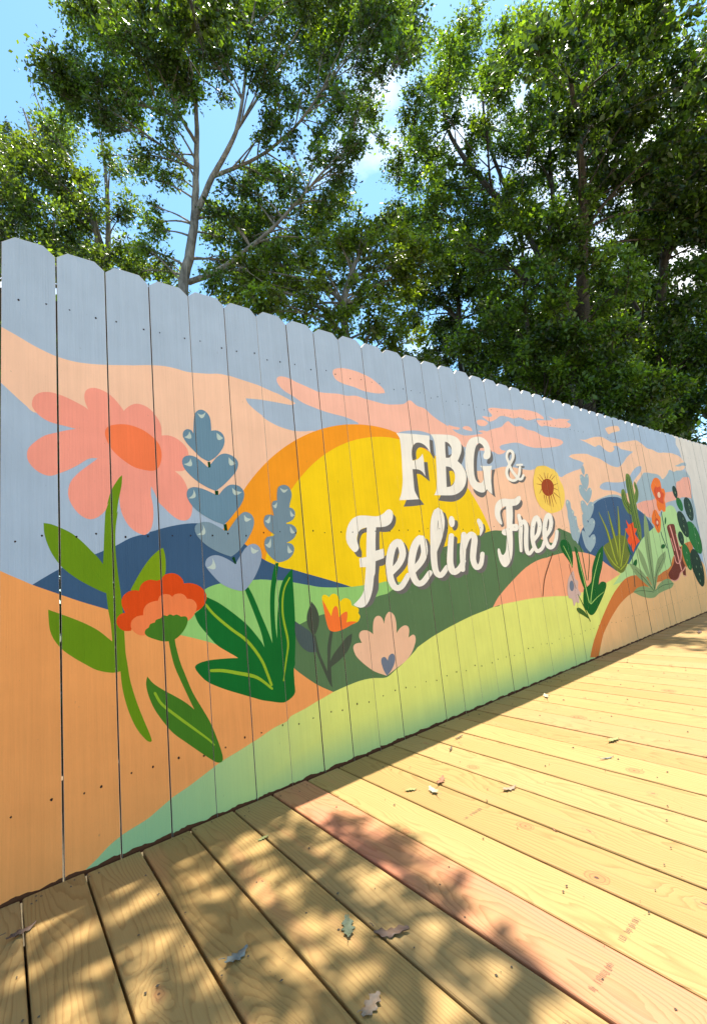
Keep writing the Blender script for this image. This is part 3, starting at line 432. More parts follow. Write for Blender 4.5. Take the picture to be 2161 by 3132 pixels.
shadow|r|25477,13173 25441,13255 25401,13336 25373,13411 25365,13478 25381,13548 25415,13622 25460,13690 25506,13739 25559,13775 25624,13807 25683,13826 25710,13830 25735,13825 25779,13806 25819,13773 25842,13735 25847,13682 25835,13610 25806,13531 25763,13453 25701,13377 25617,13293 25518,13205 25418,13116 25313,13029 25197,12939 25081,12844 24982,12746 24907,12650 24848,12556 24807,12461 24790,12365 24797,12269 24827,12172 24877,12082 24951,12004 25056,11946 25181,11905 25315,11880 25445,11869 25574,11871 25710,11887 25851,11924 25987,11982 26113,12061 26234,12156 26345,12263 26442,12377 26517,12499 26574,12627 26623,12755 26674,12880 26400,12876 26347,12751 26298,12625 26246,12508 26183,12406 26102,12311 26008,12221 25911,12145 25824,12091 25752,12060 25682,12042 25608,12034 25527,12033 25436,12041 25339,12059 25253,12087 25190,12123 25142,12175 25103,12246 25080,12325 25075,12401 25090,12471 25122,12543 25171,12620 25233,12697 25313,12775 25419,12859 25537,12951 25650,13045 25755,13139 25860,13233 25958,13331 26038,13432 26094,13534 26129,13634 26144,13729 26133,13814 26089,13887 26014,13945 25917,13986 25791,14002 25649,13982 25516,13938 25394,13877 25290,13804 25213,13721 25154,13629 25113,13534 25093,13438 25104,13345 25138,13258 25179,13176 25216,13096
shadow|p|25479,13144 25426,13085 25326,13055 25238,13072 25213,13125 25267,13183 25366,13213 25455,13197
shadow|p|26677,12887 26620,12827 26515,12797 26423,12815 26397,12869 26453,12929 26558,12959 26651,12942
shadow|r|25208,13169 25234,13053 25258,12934 25288,12815 25333,12702 25397,12600 25473,12506 25557,12420 25642,12338 25733,12255 25833,12172 25940,12098 26049,12042 26163,12005 26287,11989 26422,11996 26564,12033 26684,12100 26774,12177 26849,12252 26922,12321 26689,12379 26611,12308 26537,12237 26475,12184 26437,12163 26415,12159 26380,12158 26329,12167 26264,12189 26183,12233 26092,12299 25995,12375 25904,12454 25818,12532 25737,12612 25664,12696 25605,12786 25562,12885 25531,12997 25504,13114 25474,13232
shadow|p|25474,13210 25420,13151 25320,13121 25233,13137 25208,13191 25261,13249 25361,13279 25449,13263
shadow|p|26947,12357 26890,12298 26783,12269 26691,12288 26665,12343 26722,12402 26828,12431 26921,12413
shadow|r|26240,12947 26837,12986 26872,13112 26273,13071
shadow|p|26363,13016 26320,12970 26240,12947 26170,12960 26151,13002 26194,13048 26273,13071 26344,13058
shadow|p|26964,13056 26920,13010 26837,12986 26766,13000 26746,13042 26790,13088 26872,13112 26944,13099
cream|r|25340,13298 25304,13380 25265,13461 25236,13535 25229,13601 25245,13670 25278,13743 25322,13810 25367,13858 25417,13893 25479,13923 25536,13942 25558,13946 25579,13941 25621,13922 25659,13891 25681,13854 25685,13802 25674,13732 25645,13653 25603,13577 25543,13501 25460,13418 25361,13330 25262,13241 25158,13154 25043,13064 24927,12968 24828,12870 24753,12773 24694,12678 24654,12582 24636,12486 24644,12389 24673,12292 24724,12201 24798,12123 24904,12064 25031,12023 25165,11999 25296,11988 25426,11990 25564,12007 25706,12044 25844,12104 25971,12184 26091,12280 26202,12388 26299,12503 26374,12625 26431,12754 26480,12882 26531,13006 26237,13002 26185,12876 26136,12751 26084,12635 26022,12533 25942,12439 25849,12349 25754,12274 25669,12220 25600,12190 25534,12174 25462,12165 25383,12165 25294,12172 25200,12190 25116,12216 25054,12251 25007,12302 24969,12373 24947,12451 24942,12525 24956,12594 24988,12666 25036,12741 25097,12818 25176,12895 25281,12979 25398,13071 25511,13166 25615,13259 25719,13354 25818,13453 25898,13555 25954,13657 25989,13758 26004,13854 25993,13940 25948,14014 25873,14073 25774,14114 25645,14130 25499,14109 25364,14064 25240,14002 25136,13927 25058,13842 24999,13750 24957,13654 24937,13557 24948,13464 24983,13376 25024,13294 25060,13215
cream|p|25342,13267 25285,13203 25178,13171 25084,13189 25058,13246 25114,13309 25221,13341 25316,13324
cream|p|26533,13014 26473,12949 26360,12917 26261,12936 26234,12994 26294,13058 26407,13091 26506,13073
cream|r|25052,13288 25078,13172 25101,13054 25132,12935 25177,12822 25241,12719 25317,12626 25399,12539 25484,12458 25575,12375 25674,12292 25781,12219 25891,12162 26006,12126 26132,12109 26270,12117 26416,12156 26539,12224 26629,12302 26704,12378 26776,12447 26527,12508 26449,12438 26375,12366 26315,12314 26280,12295 26262,12292 26232,12292 26184,12300 26121,12321 26042,12364 25951,12429 25856,12505 25765,12584 25679,12661 25598,12741 25527,12824 25468,12912 25425,13011 25394,13122 25367,13239 25337,13356
cream|p|25337,13333 25280,13269 25172,13237 25078,13255 25052,13312 25109,13375 25216,13408 25311,13390
cream|p|26803,12486 26741,12422 26628,12391 26528,12411 26501,12469 26561,12533 26675,12565 26775,12545
cream|r|26059,13063 26681,13126 26705,13265 26082,13200
cream|p|26188,13140 26140,13089 26052,13063 25975,13077 25953,13123 26000,13174 26088,13200 26166,13186
cream|p|26814,13204 26765,13152 26674,13126 26595,13140 26573,13187 26621,13239 26712,13265 26792,13251
shadow|p|14783,9974* 14986,9775 14898,9429 14520,9116 14064,9078 13879,9106* 13804,8680 13759,8280* 13497,8175* 13595,9303* 14234,9364* 14583,9531*
shadow|p|13202,9333* 13170,9099* 12863,9036 12686,8811 12615,8493 12695,8215 12664,7989* 12409,8026 12240,8260* 12419,8319* 12512,8816 12647,9180*
shadow|p|13323,7813* 13956,7916* 14197,8045* 13970,7585 13649,7523* 13521,7060 13445,6536 13286,6276 12995,5904 12686,5786 12459,5814* 12788,6106* 13052,6526 13223,7100
cream|p|11896,8881 12002,9284 12274,9645 12645,9829 13064,9861 13546,9827 13922,9836 14260,9973 14477,10121 14677,10147 14824,10024 14806,9776 14609,9482 14229,9331 13690,9310* 13590,8829 13505,8231* 13790,8278 14015,8315* 14027,8054 13949,7869* 13438,7760* 13329,7214 13253,7097 13082,6523 12846,6100 12581,5865 12289,5822 12023,5933 11937,5995* 12284,6207 12550,6487 12695,6919 12838,7539* 12491,7554* 12513,7944* 12927,7980* 12995,8477 13139,9310* 12865,9268 12606,9089 12484,8817 12511,8588 12545,8404 12410,8252 12265,8237 12063,8426 11924,8656
shadow|r|14622,6928 14765,7013 14916,7100 15072,7197 15213,7308 15335,7428 15444,7557 15533,7699 15587,7857 15592,8031 15560,8213 15496,8380 15367,8525 15105,8577 14892,8521 14724,8427 14585,8307 14475,8163 14382,7997 14309,7818 14253,7640 14209,7457 14178,7265 14163,7074 14170,6893 14202,6721 14256,6555 14331,6405 14432,6280 14576,6188 14756,6143 14941,6153 15117,6210 15275,6313 15423,6448 15565,6591 15705,6726 15423,6878 15276,6745 15132,6607 15002,6495 14904,6435 14840,6418 14800,6419 14775,6428 14747,6451 14701,6517 14652,6631 14614,6770 14595,6912 14597,7064 14619,7234 14656,7410 14704,7574 14763,7733 14836,7889 14909,8027 14978,8123 15047,8185 15116,8228 15132,8238 15054,8261 15065,8240 15110,8130 15139,7994 15142,7880 15115,7789 15059,7691 14980,7589 14889,7492 14785,7404 14659,7319 14516,7231 14375,7141
shadow|p|14689,7019 14617,6926 14477,6896 14350,6948 14310,7050 14380,7143 14520,7173 14648,7122
shadow|p|15740,6787 15673,6703 15543,6678 15425,6725 15388,6817 15454,6900 15584,6927 15703,6880
shadow|r|16041,6861 16221,6968 16412,7078 16603,7196 16771,7325 16905,7457 17013,7592 17094,7739 17145,7900 17160,8089 17143,8298 17098,8491 16979,8662 16641,8712 16423,8622 16265,8510 16132,8387 16017,8250 15911,8092 15825,7921 15755,7750 15697,7575 15648,7390 15617,7201 15614,7017 15644,6835 15702,6655 15780,6492 15881,6358 16022,6257 16206,6203 16398,6205 16581,6252 16752,6342 16916,6463 17075,6592 17230,6712 16944,6886 16782,6768 16622,6646 16481,6548 16377,6497 16315,6485 16285,6487 16271,6494 16241,6521 16189,6602 16135,6732 16094,6884 16077,7031 16089,7178 16124,7341 16177,7507 16240,7665 16312,7816 16397,7964 16481,8097 16563,8200 16653,8286 16742,8354 16758,8370 16603,8404 16608,8379 16646,8238 16665,8066 16660,7921 16632,7815 16583,7715 16510,7615 16415,7513 16288,7409 16127,7302 15946,7191 15770,7078
shadow|p|16111,6953 16033,6856 15880,6826 15743,6880 15701,6986 15778,7083 15930,7114 16068,7061
shadow|p|17278,6784 17205,6696 17062,6670 16935,6719 16896,6815 16968,6902 17110,6929 17239,6881
shadow|r|17804,7811 17943,7985 18088,8162 18232,8348 18360,8544 18475,8753 18579,8973 18662,9192 18710,9401 18708,9608 18667,9808 18590,9977 18323,10116 17987,9980 17853,9820 17738,9631 17641,9427 17568,9203 17509,8954 17465,8699 17424,8459 17380,8232 17337,8006 17301,7783 17278,7571 17266,7363 17264,7158 17278,6968 17319,6804 17399,6668 17523,6558 17704,6486 17937,6483 18131,6560 18288,6671 18433,6789 18572,6896 18280,7064 18132,6958 17987,6847 17869,6768 17819,6748 17837,6753 17824,6763 17787,6803 17751,6877 17730,6997 17726,7165 17738,7360 17759,7560 17790,7763 17836,7978 17889,8204 17944,8436 17997,8681 18051,8935 18102,9173 18162,9371 18241,9545 18333,9702 18404,9796 18236,9760 18112,9794 18160,9694 18198,9540 18205,9385 18174,9222 18108,9030 18020,8828 17924,8637 17816,8460 17691,8287 17555,8111 17424,7935
shadow|p|17828,7862 17745,7762 17586,7728 17443,7779 17400,7884 17481,7983 17640,8018 17784,7968
shadow|p|18621,6966 18545,6879 18400,6853 18271,6901 18232,6995 18306,7080 18451,7108 18582,7061
shadow|r|18860,8604 18790,8392 18718,8177 18650,7969 18592,7775 18539,7598 18492,7429 18456,7267 18441,7114 18451,6968 18481,6826 18556,6696 18706,6577 18949,6530 19157,6560 19329,6618 19485,6695 19624,6794 19746,6910 19859,7027 19969,7137 19644,7276 19519,7169 19398,7060 19287,6971 19190,6913 19093,6875 19000,6851 18962,6848 19013,6839 19027,6845 19003,6911 18972,7012 18956,7126 18958,7249 18981,7393 19018,7557 19060,7736 19109,7928 19168,8137 19231,8354 19292,8570
shadow|p|19295,8580 19209,8480 19046,8443 18901,8491 18858,8594 18942,8693 19104,8731 19251,8684
shadow|p|20004,7194 19927,7109 19780,7082 19649,7128 19610,7220 19686,7304 19833,7332 19965,7286
shadow|r|19916,8652 19830,8419 19743,8188 19658,7955 19580,7720 19543,7480 19514,7241 19487,7003 19459,6767 19825,6740 19893,6976 19961,7213 20032,7449 20108,7681 20160,7914 20220,8148 20282,8383 20344,8621
shadow|p|20347,8630 20261,8534 20099,8499 19956,8544 19914,8644 19997,8739 20159,8776 20304,8731
shadow|p|19825,6739 19753,6661 19616,6638 19495,6682 19459,6768 19529,6846 19666,6870 19788,6826
shadow|r|20142,7810 20243,7945 20344,8083 20441,8207 20533,8303 20625,8379 20714,8438 20771,8465 20736,8460 20684,8464 20695,8453 20718,8419 20728,8368 20705,8271 20643,8124 20564,7956 20497,7794 20451,7646 20404,7498 20370,7348 20363,7200 20392,7053 20449,6911 20533,6782 20683,6671 20938,6636 21144,6683 21307,6765 21441,6873 21537,7007 21609,7160 21671,7317 21734,7466 21343,7522 21269,7373 21200,7222 21130,7092 21063,7007 20991,6957 20919,6926 20895,6922 20963,6911 20964,6924 20922,7003 20889,7112 20876,7219 20891,7324 20931,7449 20986,7589 21043,7734 21101,7888 21175,8058 21241,8231 21269,8394 21230,8539 21134,8656 20985,8741 20762,8777 20544,8729 20391,8649 20262,8555 20145,8449 20037,8325 19938,8186 19844,8046 19752,7912
shadow|p|20161,7851 20077,7757 19917,7725 19775,7773 19734,7872 19816,7965 19975,7998 20118,7951
shadow|p|21740,7483 21660,7399 21509,7371 21376,7415 21337,7505 21416,7589 21566,7618 21701,7574
cream|r|14426,7086 14567,7172 14717,7259 14871,7357 15010,7467 15131,7587 15239,7716 15327,7859 15379,8016 15384,8190 15352,8370 15289,8537 15161,8681 14901,8731 14691,8675 14525,8580 14388,8460 14279,8316 14187,8150 14115,7972 14059,7794 14017,7612 13986,7420 13971,7229 13978,7050 14010,6878 14064,6713 14138,6564 14239,6439 14382,6348 14559,6305 14743,6316 14917,6374 15073,6477 15219,6611 15360,6755 15498,6890 15218,7040 15074,6906 14931,6769 14803,6657 14705,6596 14642,6580 14602,6580 14578,6589 14550,6612 14505,6678 14456,6791 14418,6929 14399,7070 14401,7222 14422,7392 14459,7566 14506,7730 14564,7889 14636,8045 14708,8182 14776,8278 14845,8341 14913,8383 14929,8393 14852,8416 14862,8395 14907,8286 14936,8150 14939,8037 14913,7946 14857,7848 14779,7746 14689,7649 14587,7562 14462,7476 14321,7388 14182,7297
cream|p|14492,7177 14421,7084 14282,7054 14156,7105 14117,7206 14186,7300 14324,7330 14452,7280
cream|p|15533,6951 15467,6867 15337,6841 15221,6888 15184,6979 15249,7062 15378,7089 15496,7043
cream|r|15830,7026 16008,7134 16197,7244 16385,7363 16551,7491 16684,7623 16791,7759 16871,7905 16920,8066 16935,8254 16919,8462 16873,8654 16755,8824 16421,8872 16206,8782 16050,8669 15918,8547 15804,8409 15700,8251 15615,8081 15546,7910 15488,7736 15441,7551 15411,7363 15407,7180 15438,6998 15495,6819 15573,6657 15673,6524 15812,6424 15994,6371 16184,6374 16365,6422 16534,6513 16696,6634 16853,6763 17006,6883 16723,7055 16563,6937 16405,6814 16266,6716 16163,6665 16102,6653 16071,6654 16058,6662 16029,6688 15977,6769 15923,6898 15882,7049 15866,7196 15877,7342 15912,7504 15964,7670 16026,7828 16097,7979 16181,8126 16264,8259 16345,8362 16433,8448 16522,8517 16537,8533 16384,8566 16389,8541 16426,8400 16446,8229 16441,8085 16414,7979 16365,7879 16293,7779 16199,7677 16074,7573 15915,7466 15735,7354 15561,7241
cream|p|15899,7118 15822,7021 15671,6991 15536,7044 15493,7149 15569,7246 15720,7278 15857,7225
cream|p|17054,6955 16982,6867 16841,6840 16714,6889 16676,6984 16747,7071 16888,7099 17015,7051
cream|r|17573,7980 17710,8154 17853,8331 17995,8517 18122,8713 18234,8921 18337,9140 18419,9359 18466,9567 18464,9773 18423,9972 18347,10141 18082,10278 17750,10141 17618,9981 17504,9792 17409,9589 17337,9366 17279,9117 17236,8863 17196,8624 17153,8398 17111,8172 17075,7950 17053,7739 17042,7532 17039,7328 17054,7138 17094,6975 17174,6840 17297,6731 17475,6660 17706,6658 17898,6736 18053,6847 18196,6965 18333,7072 18044,7238 17898,7132 17755,7021 17638,6941 17589,6921 17607,6927 17594,6937 17557,6977 17522,7049 17500,7169 17497,7337 17508,7531 17528,7730 17559,7932 17604,8147 17656,8372 17710,8603 17762,8847 17815,9101 17866,9338 17925,9536 18002,9709 18093,9866 18163,9960 17997,9923 17874,9956 17922,9857 17959,9703 17967,9549 17936,9387 17872,9195 17785,8994 17690,8803 17583,8627 17460,8454 17326,8278 17196,8102
cream|p|17596,8031 17515,7931 17357,7897 17216,7947 17173,8051 17253,8150 17410,8186 17553,8137
cream|p|18381,7142 18307,7056 18163,7029 18035,7076 17997,7169 18070,7255 18213,7283 18342,7236
cream|r|18616,8774 18547,8563 18476,8349 18409,8141 18351,7948 18300,7771 18253,7603 18218,7442 18203,7289 18213,7143 18243,7003 18318,6874 18466,6756 18707,6710 18912,6740 19082,6799 19236,6877 19373,6976 19494,7091 19605,7208 19714,7319 19393,7455 19269,7348 19149,7240 19040,7150 18944,7092 18848,7054 18756,7029 18719,7027 18770,7018 18783,7023 18759,7090 18729,7190 18712,7303 18714,7426 18737,7570 18773,7733 18815,7911 18863,8103 18920,8311 18982,8527 19043,8742
cream|p|19045,8752 18961,8653 18800,8615 18656,8662 18613,8765 18696,8864 18857,8902 19002,8856
cream|p|19748,7375 19672,7290 19526,7263 19397,7308 19359,7399 19434,7484 19579,7512 19709,7467
cream|r|19659,8827 19574,8595 19489,8364 19405,8132 19328,7897 19292,7658 19263,7420 19237,7183 19210,6948 19572,6923 19639,7158 19706,7394 19775,7629 19850,7861 19902,8093 19960,8326 20021,8561 20082,8798
cream|p|20085,8807 20001,8711 19841,8675 19699,8720 19657,8818 19739,8914 19899,8951 20042,8907
cream|p|19571,6922 19501,6844 19366,6820 19246,6863 19210,6949 19280,7027 19414,7052 19535,7008
cream|r|19884,7990 19984,8124 20083,8262 20179,8386 20269,8483 20360,8558 20448,8618 20504,8645 20470,8639 20419,8643 20430,8632 20452,8599 20462,8548 20439,8451 20378,8304 20300,8137 20234,7975 20189,7827 20143,7681 20109,7531 20103,7383 20132,7237 20188,7096 20271,6968 20420,6859 20672,6825 20875,6873 21036,6955 21169,7063 21263,7197 21334,7349 21395,7506 21457,7654 21071,7708 20998,7560 20929,7409 20861,7280 20794,7195 20723,7145 20652,7113 20629,7108 20696,7099 20697,7111 20656,7190 20622,7298 20610,7404 20624,7509 20663,7634 20718,7773 20774,7917 20831,8071 20904,8241 20969,8414 20996,8576 20958,8720 20862,8836 20715,8920 20495,8955 20279,8906 20129,8826 20002,8732 19885,8626 19779,8502 19681,8363 19589,8223 19498,8090
cream|p|19902,8030 19819,7937 19661,7904 19521,7951 19480,8050 19561,8143 19718,8176 19860,8130
cream|p|21463,7671 21384,7587 21235,7559 21103,7602 21065,7692 21143,7775 21291,7804 21424,7761
shadow|p|19477,9292 19365,9129 19212,9039 19077,9055 19010,9169 19037,9340 19148,9502 19301,9594 19438,9580 19506,9465
cream|p|19258,9539 19202,9358 19071,9241 18916,9233 18797,9335 18756,9509 18811,9689 18940,9806 19095,9817 19217,9715
shadow|p|21504,9355* 21787,9351 21873,9025 21627,8737 21240,8603* 21319,8949*
cream|p|21171,9534 21297,9679 21517,9619 21692,9352 21672,9059 21418,8772 21228,8673* 21332,9007 21258,9299
shadow|p|25769,10930* 26061,10738 25856,10407 25407,10208 25072,10205* 24830,9282* 24398,9287* 24700,10458* 25389,10564*
shadow|p|24247,10452* 24191,10230* 23879,10165 23684,9884 23737,9265* 23500,9146 23274,9394* 23507,10132*
shadow|p|24310,8945* 25147,9023* 25041,8835* 24652,8812* 24527,8129 24346,7520 23948,6933 23536,6750 23148,6837* 23875,7666*
shadow|r|25402,9700 25412,9548 25427,9399 25433,9252 25419,9104 25378,8950 25317,8788 25265,8611 25219,8418 25183,8209 25149,7987 25117,7761 25084,7540 25410,7530 25467,7753 25523,7980 25581,8201 25641,8406 25709,8591 25784,8766 25835,8940 25866,9117 25865,9287 25842,9446 25811,9596 25785,9746
shadow|p|25783,9722 25706,9646 25563,9615 25438,9647 25403,9724 25479,9800 25622,9832 25748,9800
shadow|p|25409,7527 25344,7465 25222,7444 25115,7477 25085,7543 25150,7605 25271,7626 25379,7594
shadow|r|25870,9112 25959,9173 26042,9236 26074,9259 25942,9245 25910,9247 25948,9202 25981,9125 25990,9023 25957,8877 25889,8686 25808,8477 25742,8274 25701,8074 25663,7869 25639,7678 25644,7520 25683,7396 25763,7292 25922,7213 26172,7206 26369,7277 26537,7380 26700,7491 26855,7592 26586,7716 26420,7617 26253,7512 26115,7435 26063,7417 26123,7420 26134,7422 26112,7466 26096,7550 26105,7683 26140,7862 26190,8062 26244,8257 26301,8453 26374,8662 26440,8867 26471,9048 26448,9198 26384,9319 26289,9411 26120,9483 25846,9445 25718,9364 25635,9292 25562,9234
shadow|p|25915,9170 25835,9091 25685,9060 25553,9096 25517,9176 25596,9255 25746,9286 25879,9251
shadow|p|26901,7646 26828,7578 26692,7556 26573,7591 26540,7663 26613,7730 26748,7753 26868,7718
shadow|r|26968,8028 27153,8130 27351,8234 27552,8352 27731,8491 27872,8649 27984,8818 28065,8989 28105,9154 28093,9322 28036,9488 27940,9632 27700,9744 27333,9668 27156,9544 27010,9404 26885,9259 26776,9107 26677,8935 26599,8754 26541,8572 26502,8384 26478,8186 26474,7994 26497,7824 26550,7672 26631,7533 26747,7413 26934,7320 27202,7300 27440,7344 27645,7415 27824,7501 27967,7607 28077,7726 28169,7843 28263,7953 27898,8030 27795,7919 27698,7807 27605,7715 27513,7651 27396,7600 27263,7557 27172,7541 27167,7541 27140,7564 27077,7639 27022,7748 26986,7873 26976,8021 26989,8197 27021,8382 27067,8557 27130,8723 27211,8888 27296,9043 27386,9177 27489,9301 27602,9413 27678,9474 27523,9460 27465,9469 27527,9380 27577,9251 27592,9128 27568,9005 27508,8864 27421,8722 27318,8598 27192,8494 27031,8395 26845,8291 26662,8184
shadow|p|27033,8098 26944,8016 26780,7987 26637,8028 26598,8114 26685,8196 26849,8225 26993,8185
shadow|p|28281,7984 28199,7911 28048,7885 27916,7922 27880,7999 27961,8072 28112,8099 28245,8062
shadow|r|28499,8242 28687,8349 28889,8458 29094,8582 29276,8728 29417,8895 29528,9074 29606,9250 29648,9410 29639,9561 29584,9702 29483,9822 29204,9907 28874,9824 28701,9711 28554,9581 28426,9446 28317,9302 28217,9142 28131,8973 28060,8804 28010,8630 27971,8447 27951,8266 27960,8097 28005,7941 28079,7795 28178,7667 28303,7563 28473,7486 28689,7446 28931,7455 29159,7516 29347,7618 29515,7747 29668,7890 29800,8033 29900,8176 29976,8321 30039,8463 30106,8603 29683,8635 29607,8496 29537,8357 29462,8228 29371,8110 29251,7988 29111,7864 28974,7764 28875,7712 28830,7703 28801,7705 28765,7715 28719,7740 28656,7800 28589,7898 28536,8017 28508,8144 28509,8285 28536,8449 28581,8619 28638,8782 28698,8938 28774,9093 28859,9237 28948,9359 29049,9471 29159,9572 29237,9629 29113,9613 29008,9632 29054,9579 29095,9485 29107,9382 29080,9260 29020,9111 28933,8958 28830,8827 28704,8720 28540,8616 28351,8508 28164,8396
shadow|p|28564,8312 28469,8227 28294,8196 28142,8238 28100,8327 28194,8412 28368,8443 28522,8402
shadow|p|30111,8614 30022,8536 29858,8507 29716,8544 29678,8624 29766,8702 29929,8731 30072,8694
cream|p|22968,10007 23122,10437 23505,10754 24060,10891 24698,10873 25260,10918 25576,11056 25871,11097 25918,10933 25699,10666 25316,10498 24861,10447* 24769,9885 24567,9317* 25112,9310 25155,9055 24949,8900 24462,8911* 24346,8260 24104,7532 23772,7065 23348,6823 23006,6877 22747,7248 22699,7784 22814,7927 22948,7861 23032,7589 23217,7519 23545,7803 23832,8647* 23509,8687 23363,8843 23483,8993* 23920,9077* 24056,9822 24185,10419* 23821,10352 23523,10070 23503,9699 23561,9391 23456,9300 23188,9456 22995,9701
cream|r|25213,9829 25223,9677 25238,9529 25244,9383 25231,9234 25190,9081 25129,8920 25078,8743 25033,8550 24997,8341 24964,8120 24932,7895 24900,7674 25223,7665 25279,7888 25335,8114 25392,8335 25451,8539 25519,8724 25594,8899 25644,9073 25674,9249 25673,9419 25650,9577 25619,9727 25593,9876
cream|p|25591,9852 25515,9776 25373,9744 25249,9776 25214,9853 25289,9929 25431,9961 25556,9929
cream|p|25222,7662 25157,7600 25036,7579 24930,7611 24901,7677 24965,7739 25085,7761 25192,7729
cream|r|25678,9244 25766,9305 25849,9368 25881,9391 25749,9377 25718,9378 25755,9334 25788,9257 25797,9156 25765,9010 25697,8820 25617,8610 25552,8408 25511,8208 25473,8004 25450,7814 25455,7656 25494,7532 25574,7429 25731,7351 25980,7344 26175,7416 26342,7518 26503,7630 26657,7731 26390,7854 26225,7755 26060,7650 25923,7573 25871,7554 25930,7557 25942,7560 25920,7604 25904,7687 25912,7819 25947,7998 25997,8198 26050,8392 26106,8588 26179,8797 26244,9001 26274,9182 26251,9331 26188,9452 26094,9544 25926,9614 25653,9576 25527,9495 25445,9423 25372,9365
cream|p|25723,9302 25643,9223 25494,9192 25364,9227 25328,9307 25406,9386 25555,9418 25687,9383
cream|p|26703,7785 26630,7717 26495,7695 26377,7729 26344,7801 26416,7868 26551,7891 26670,7857
cream|r|26768,8166 26952,8269 27148,8373 27348,8491 27525,8630 27665,8788 27776,8957 27856,9128 27896,9292 27884,9459 27826,9625 27731,9768 27493,9879 27129,9802 26954,9679 26809,9539 26685,9394 26577,9241 26479,9070 26402,8889 26345,8708 26306,8520 26282,8323 26278,8131 26301,7961 26354,7810 26435,7672 26550,7553 26736,7460 27002,7441 27238,7486 27441,7557 27619,7644 27761,7750 27869,7868 27961,7985 28054,8096 27692,8171 27589,8060 27493,7948 27401,7856 27309,7792 27193,7741 27062,7698 26971,7681 26966,7681 26940,7704 26877,7779 26822,7888 26787,8012 26776,8159 26789,8335 26821,8520 26866,8694 26929,8859 27009,9024 27093,9179 27183,9313 27285,9437 27396,9549 27472,9610 27318,9596 27260,9604 27322,9515 27372,9387 27387,9265 27363,9142 27303,9001 27217,8860 27115,8735 26991,8632 26831,8532 26646,8428 26465,8321
cream|p|26833,8236 26745,8154 26582,8125 26440,8165 26401,8251 26488,8333 26650,8363 26793,8323
cream|p|28071,8126 27990,8053 27840,8027 27709,8063 27674,8141 27754,8214 27904,8240 28036,8204
cream|r|28287,8384 28474,8491 28674,8601 28877,8725 29057,8871 29197,9038 29307,9216 29385,9392 29425,9552 29417,9702 29362,9842 29261,9962 28985,10046 28658,9963 28486,9849 28340,9720 28214,9584 28105,9440 28007,9280 27921,9112 27851,8943 27802,8769 27763,8587 27744,8406 27753,8238 27797,8083 27871,7938 27969,7810 28093,7706 28262,7630 28477,7591 28716,7601 28943,7662 29129,7764 29295,7894 29447,8037 29577,8180 29677,8322 29752,8467 29815,8609 29881,8748 29461,8779 29386,8640 29317,8502 29243,8373 29153,8255 29034,8133 28895,8009 28759,7909 28661,7857 28616,7848 28587,7849 28552,7859 28506,7884 28443,7944 28377,8041 28324,8160 28296,8286 28297,8427 28324,8590 28369,8761 28425,8923 28484,9079 28559,9233 28643,9377 28731,9499 28831,9611 28941,9712 29018,9769 28895,9752 28791,9771 28836,9718 28878,9625 28889,9523 28863,9401 28803,9251 28717,9099 28615,8968 28490,8861 28328,8757 28140,8649 27955,8537
cream|p|28351,8454 28257,8369 28084,8338 27933,8379 27892,8467 27984,8552 28158,8584 28310,8543
cream|p|29886,8759 29797,8682 29635,8653 29494,8689 29457,8769 29544,8846 29706,8876 29848,8840
sunpetal|p|27677,12050 27983,12691 28362,13136 29048,13289 29708,13298 30468,13129 30469,13197 31060,12863 31203,12424 31539,11918 31561,11324 31294,10728 30796,10285 29900,10064 29089,10026 28411,10276 27986,10546 27667,11156
rust|r|29357,12418 29259,12839 29219,12831 29260,12400
rust|r|29635,12459 29787,12830 29747,12830 29540,12459
rust|r|29887,12426 30311,12784 30278,12792 29809,12447
rust|r|29043,12268 28622,12663 28586,12649 28956,12235
rust|r|28812,12153 28336,12472 28303,12456 28730,12116
rust|r|28665,11964 28036,11993 28022,11972 28632,11913
rust|r|28596,11681 28194,11313 28225,11305 28672,11662
rust|r|28720,11249 28773,10694 28813,10699 28814,11261
rust|r|28959,11185 29057,10559 29096,10564 29055,11198
rust|r|29278,11161 29243,10527 29283,10530 29374,11169
rust|r|29633,11238 29744,10426 29784,10431 29731,11252
rust|r|29881,11385 30127,10787 30168,10795 29979,11405
rust|r|30108,12353 30670,12686 30643,12699 30044,12385
rust|r|30239,11952 30910,12141 30899,12161 30214,11999
rust|r|30199,11733 30797,11622 30821,11643 30254,11783
rust|r|30028,11442 30828,11077 30860,11094 30105,11484
rust|r|29893,11269 30196,10635 30237,10643 29990,11290
rust|r|29398,11190 29408,10484 29448,10487 29495,11200
rust|p|28611,11811 28760,12099 29153,12330 29572,12408 30007,12300 30233,12020 30146,11654 29840,11321 29332,11186 28897,11259 28646,11497
bark|r|28653,7357 28461,7172 28270,6991 28080,6807 27891,6614 27696,6412 27497,6203 27309,5984 27142,5756 27003,5514 26883,5259 26773,5002 26659,4750 26723,4740 26841,4992 26957,5249 27081,5501 27224,5741 27394,5966 27585,6181 27784,6389 27979,6592 28169,6785 28359,6968 28550,7149 28743,7333
stemdark|r|30581,8888 30535,8108 30618,8111 30665,8892
stemdark|r|32377,7999 32435,7784 32495,7585 32548,7358 32586,7058 32601,6659 32600,6188 32593,5691 32589,5211 32697,5210 32701,5691 32708,6189 32709,6661 32694,7063 32656,7366 32602,7596 32542,7796 32485,8010
stemdark|r|33381,8082 33452,7795 33539,7518 33594,7225 33570,6891 33437,6500 33227,6071 32988,5629 32768,5201 32873,5188 33094,5617 33334,6059 33547,6492 33682,6889 33706,7230 33651,7528 33563,7807 33492,8094
lavpale|p|34695,13392 34932,13695 35175,13648 35246,13298 34995,12963 34777,13078
lavpale|p|34295,12798 34558,13002 34851,12923 35058,12774* 35285,13043 35623,13062 35665,12742 35447,12217 34950,11753* 34584,11992 34331,12359
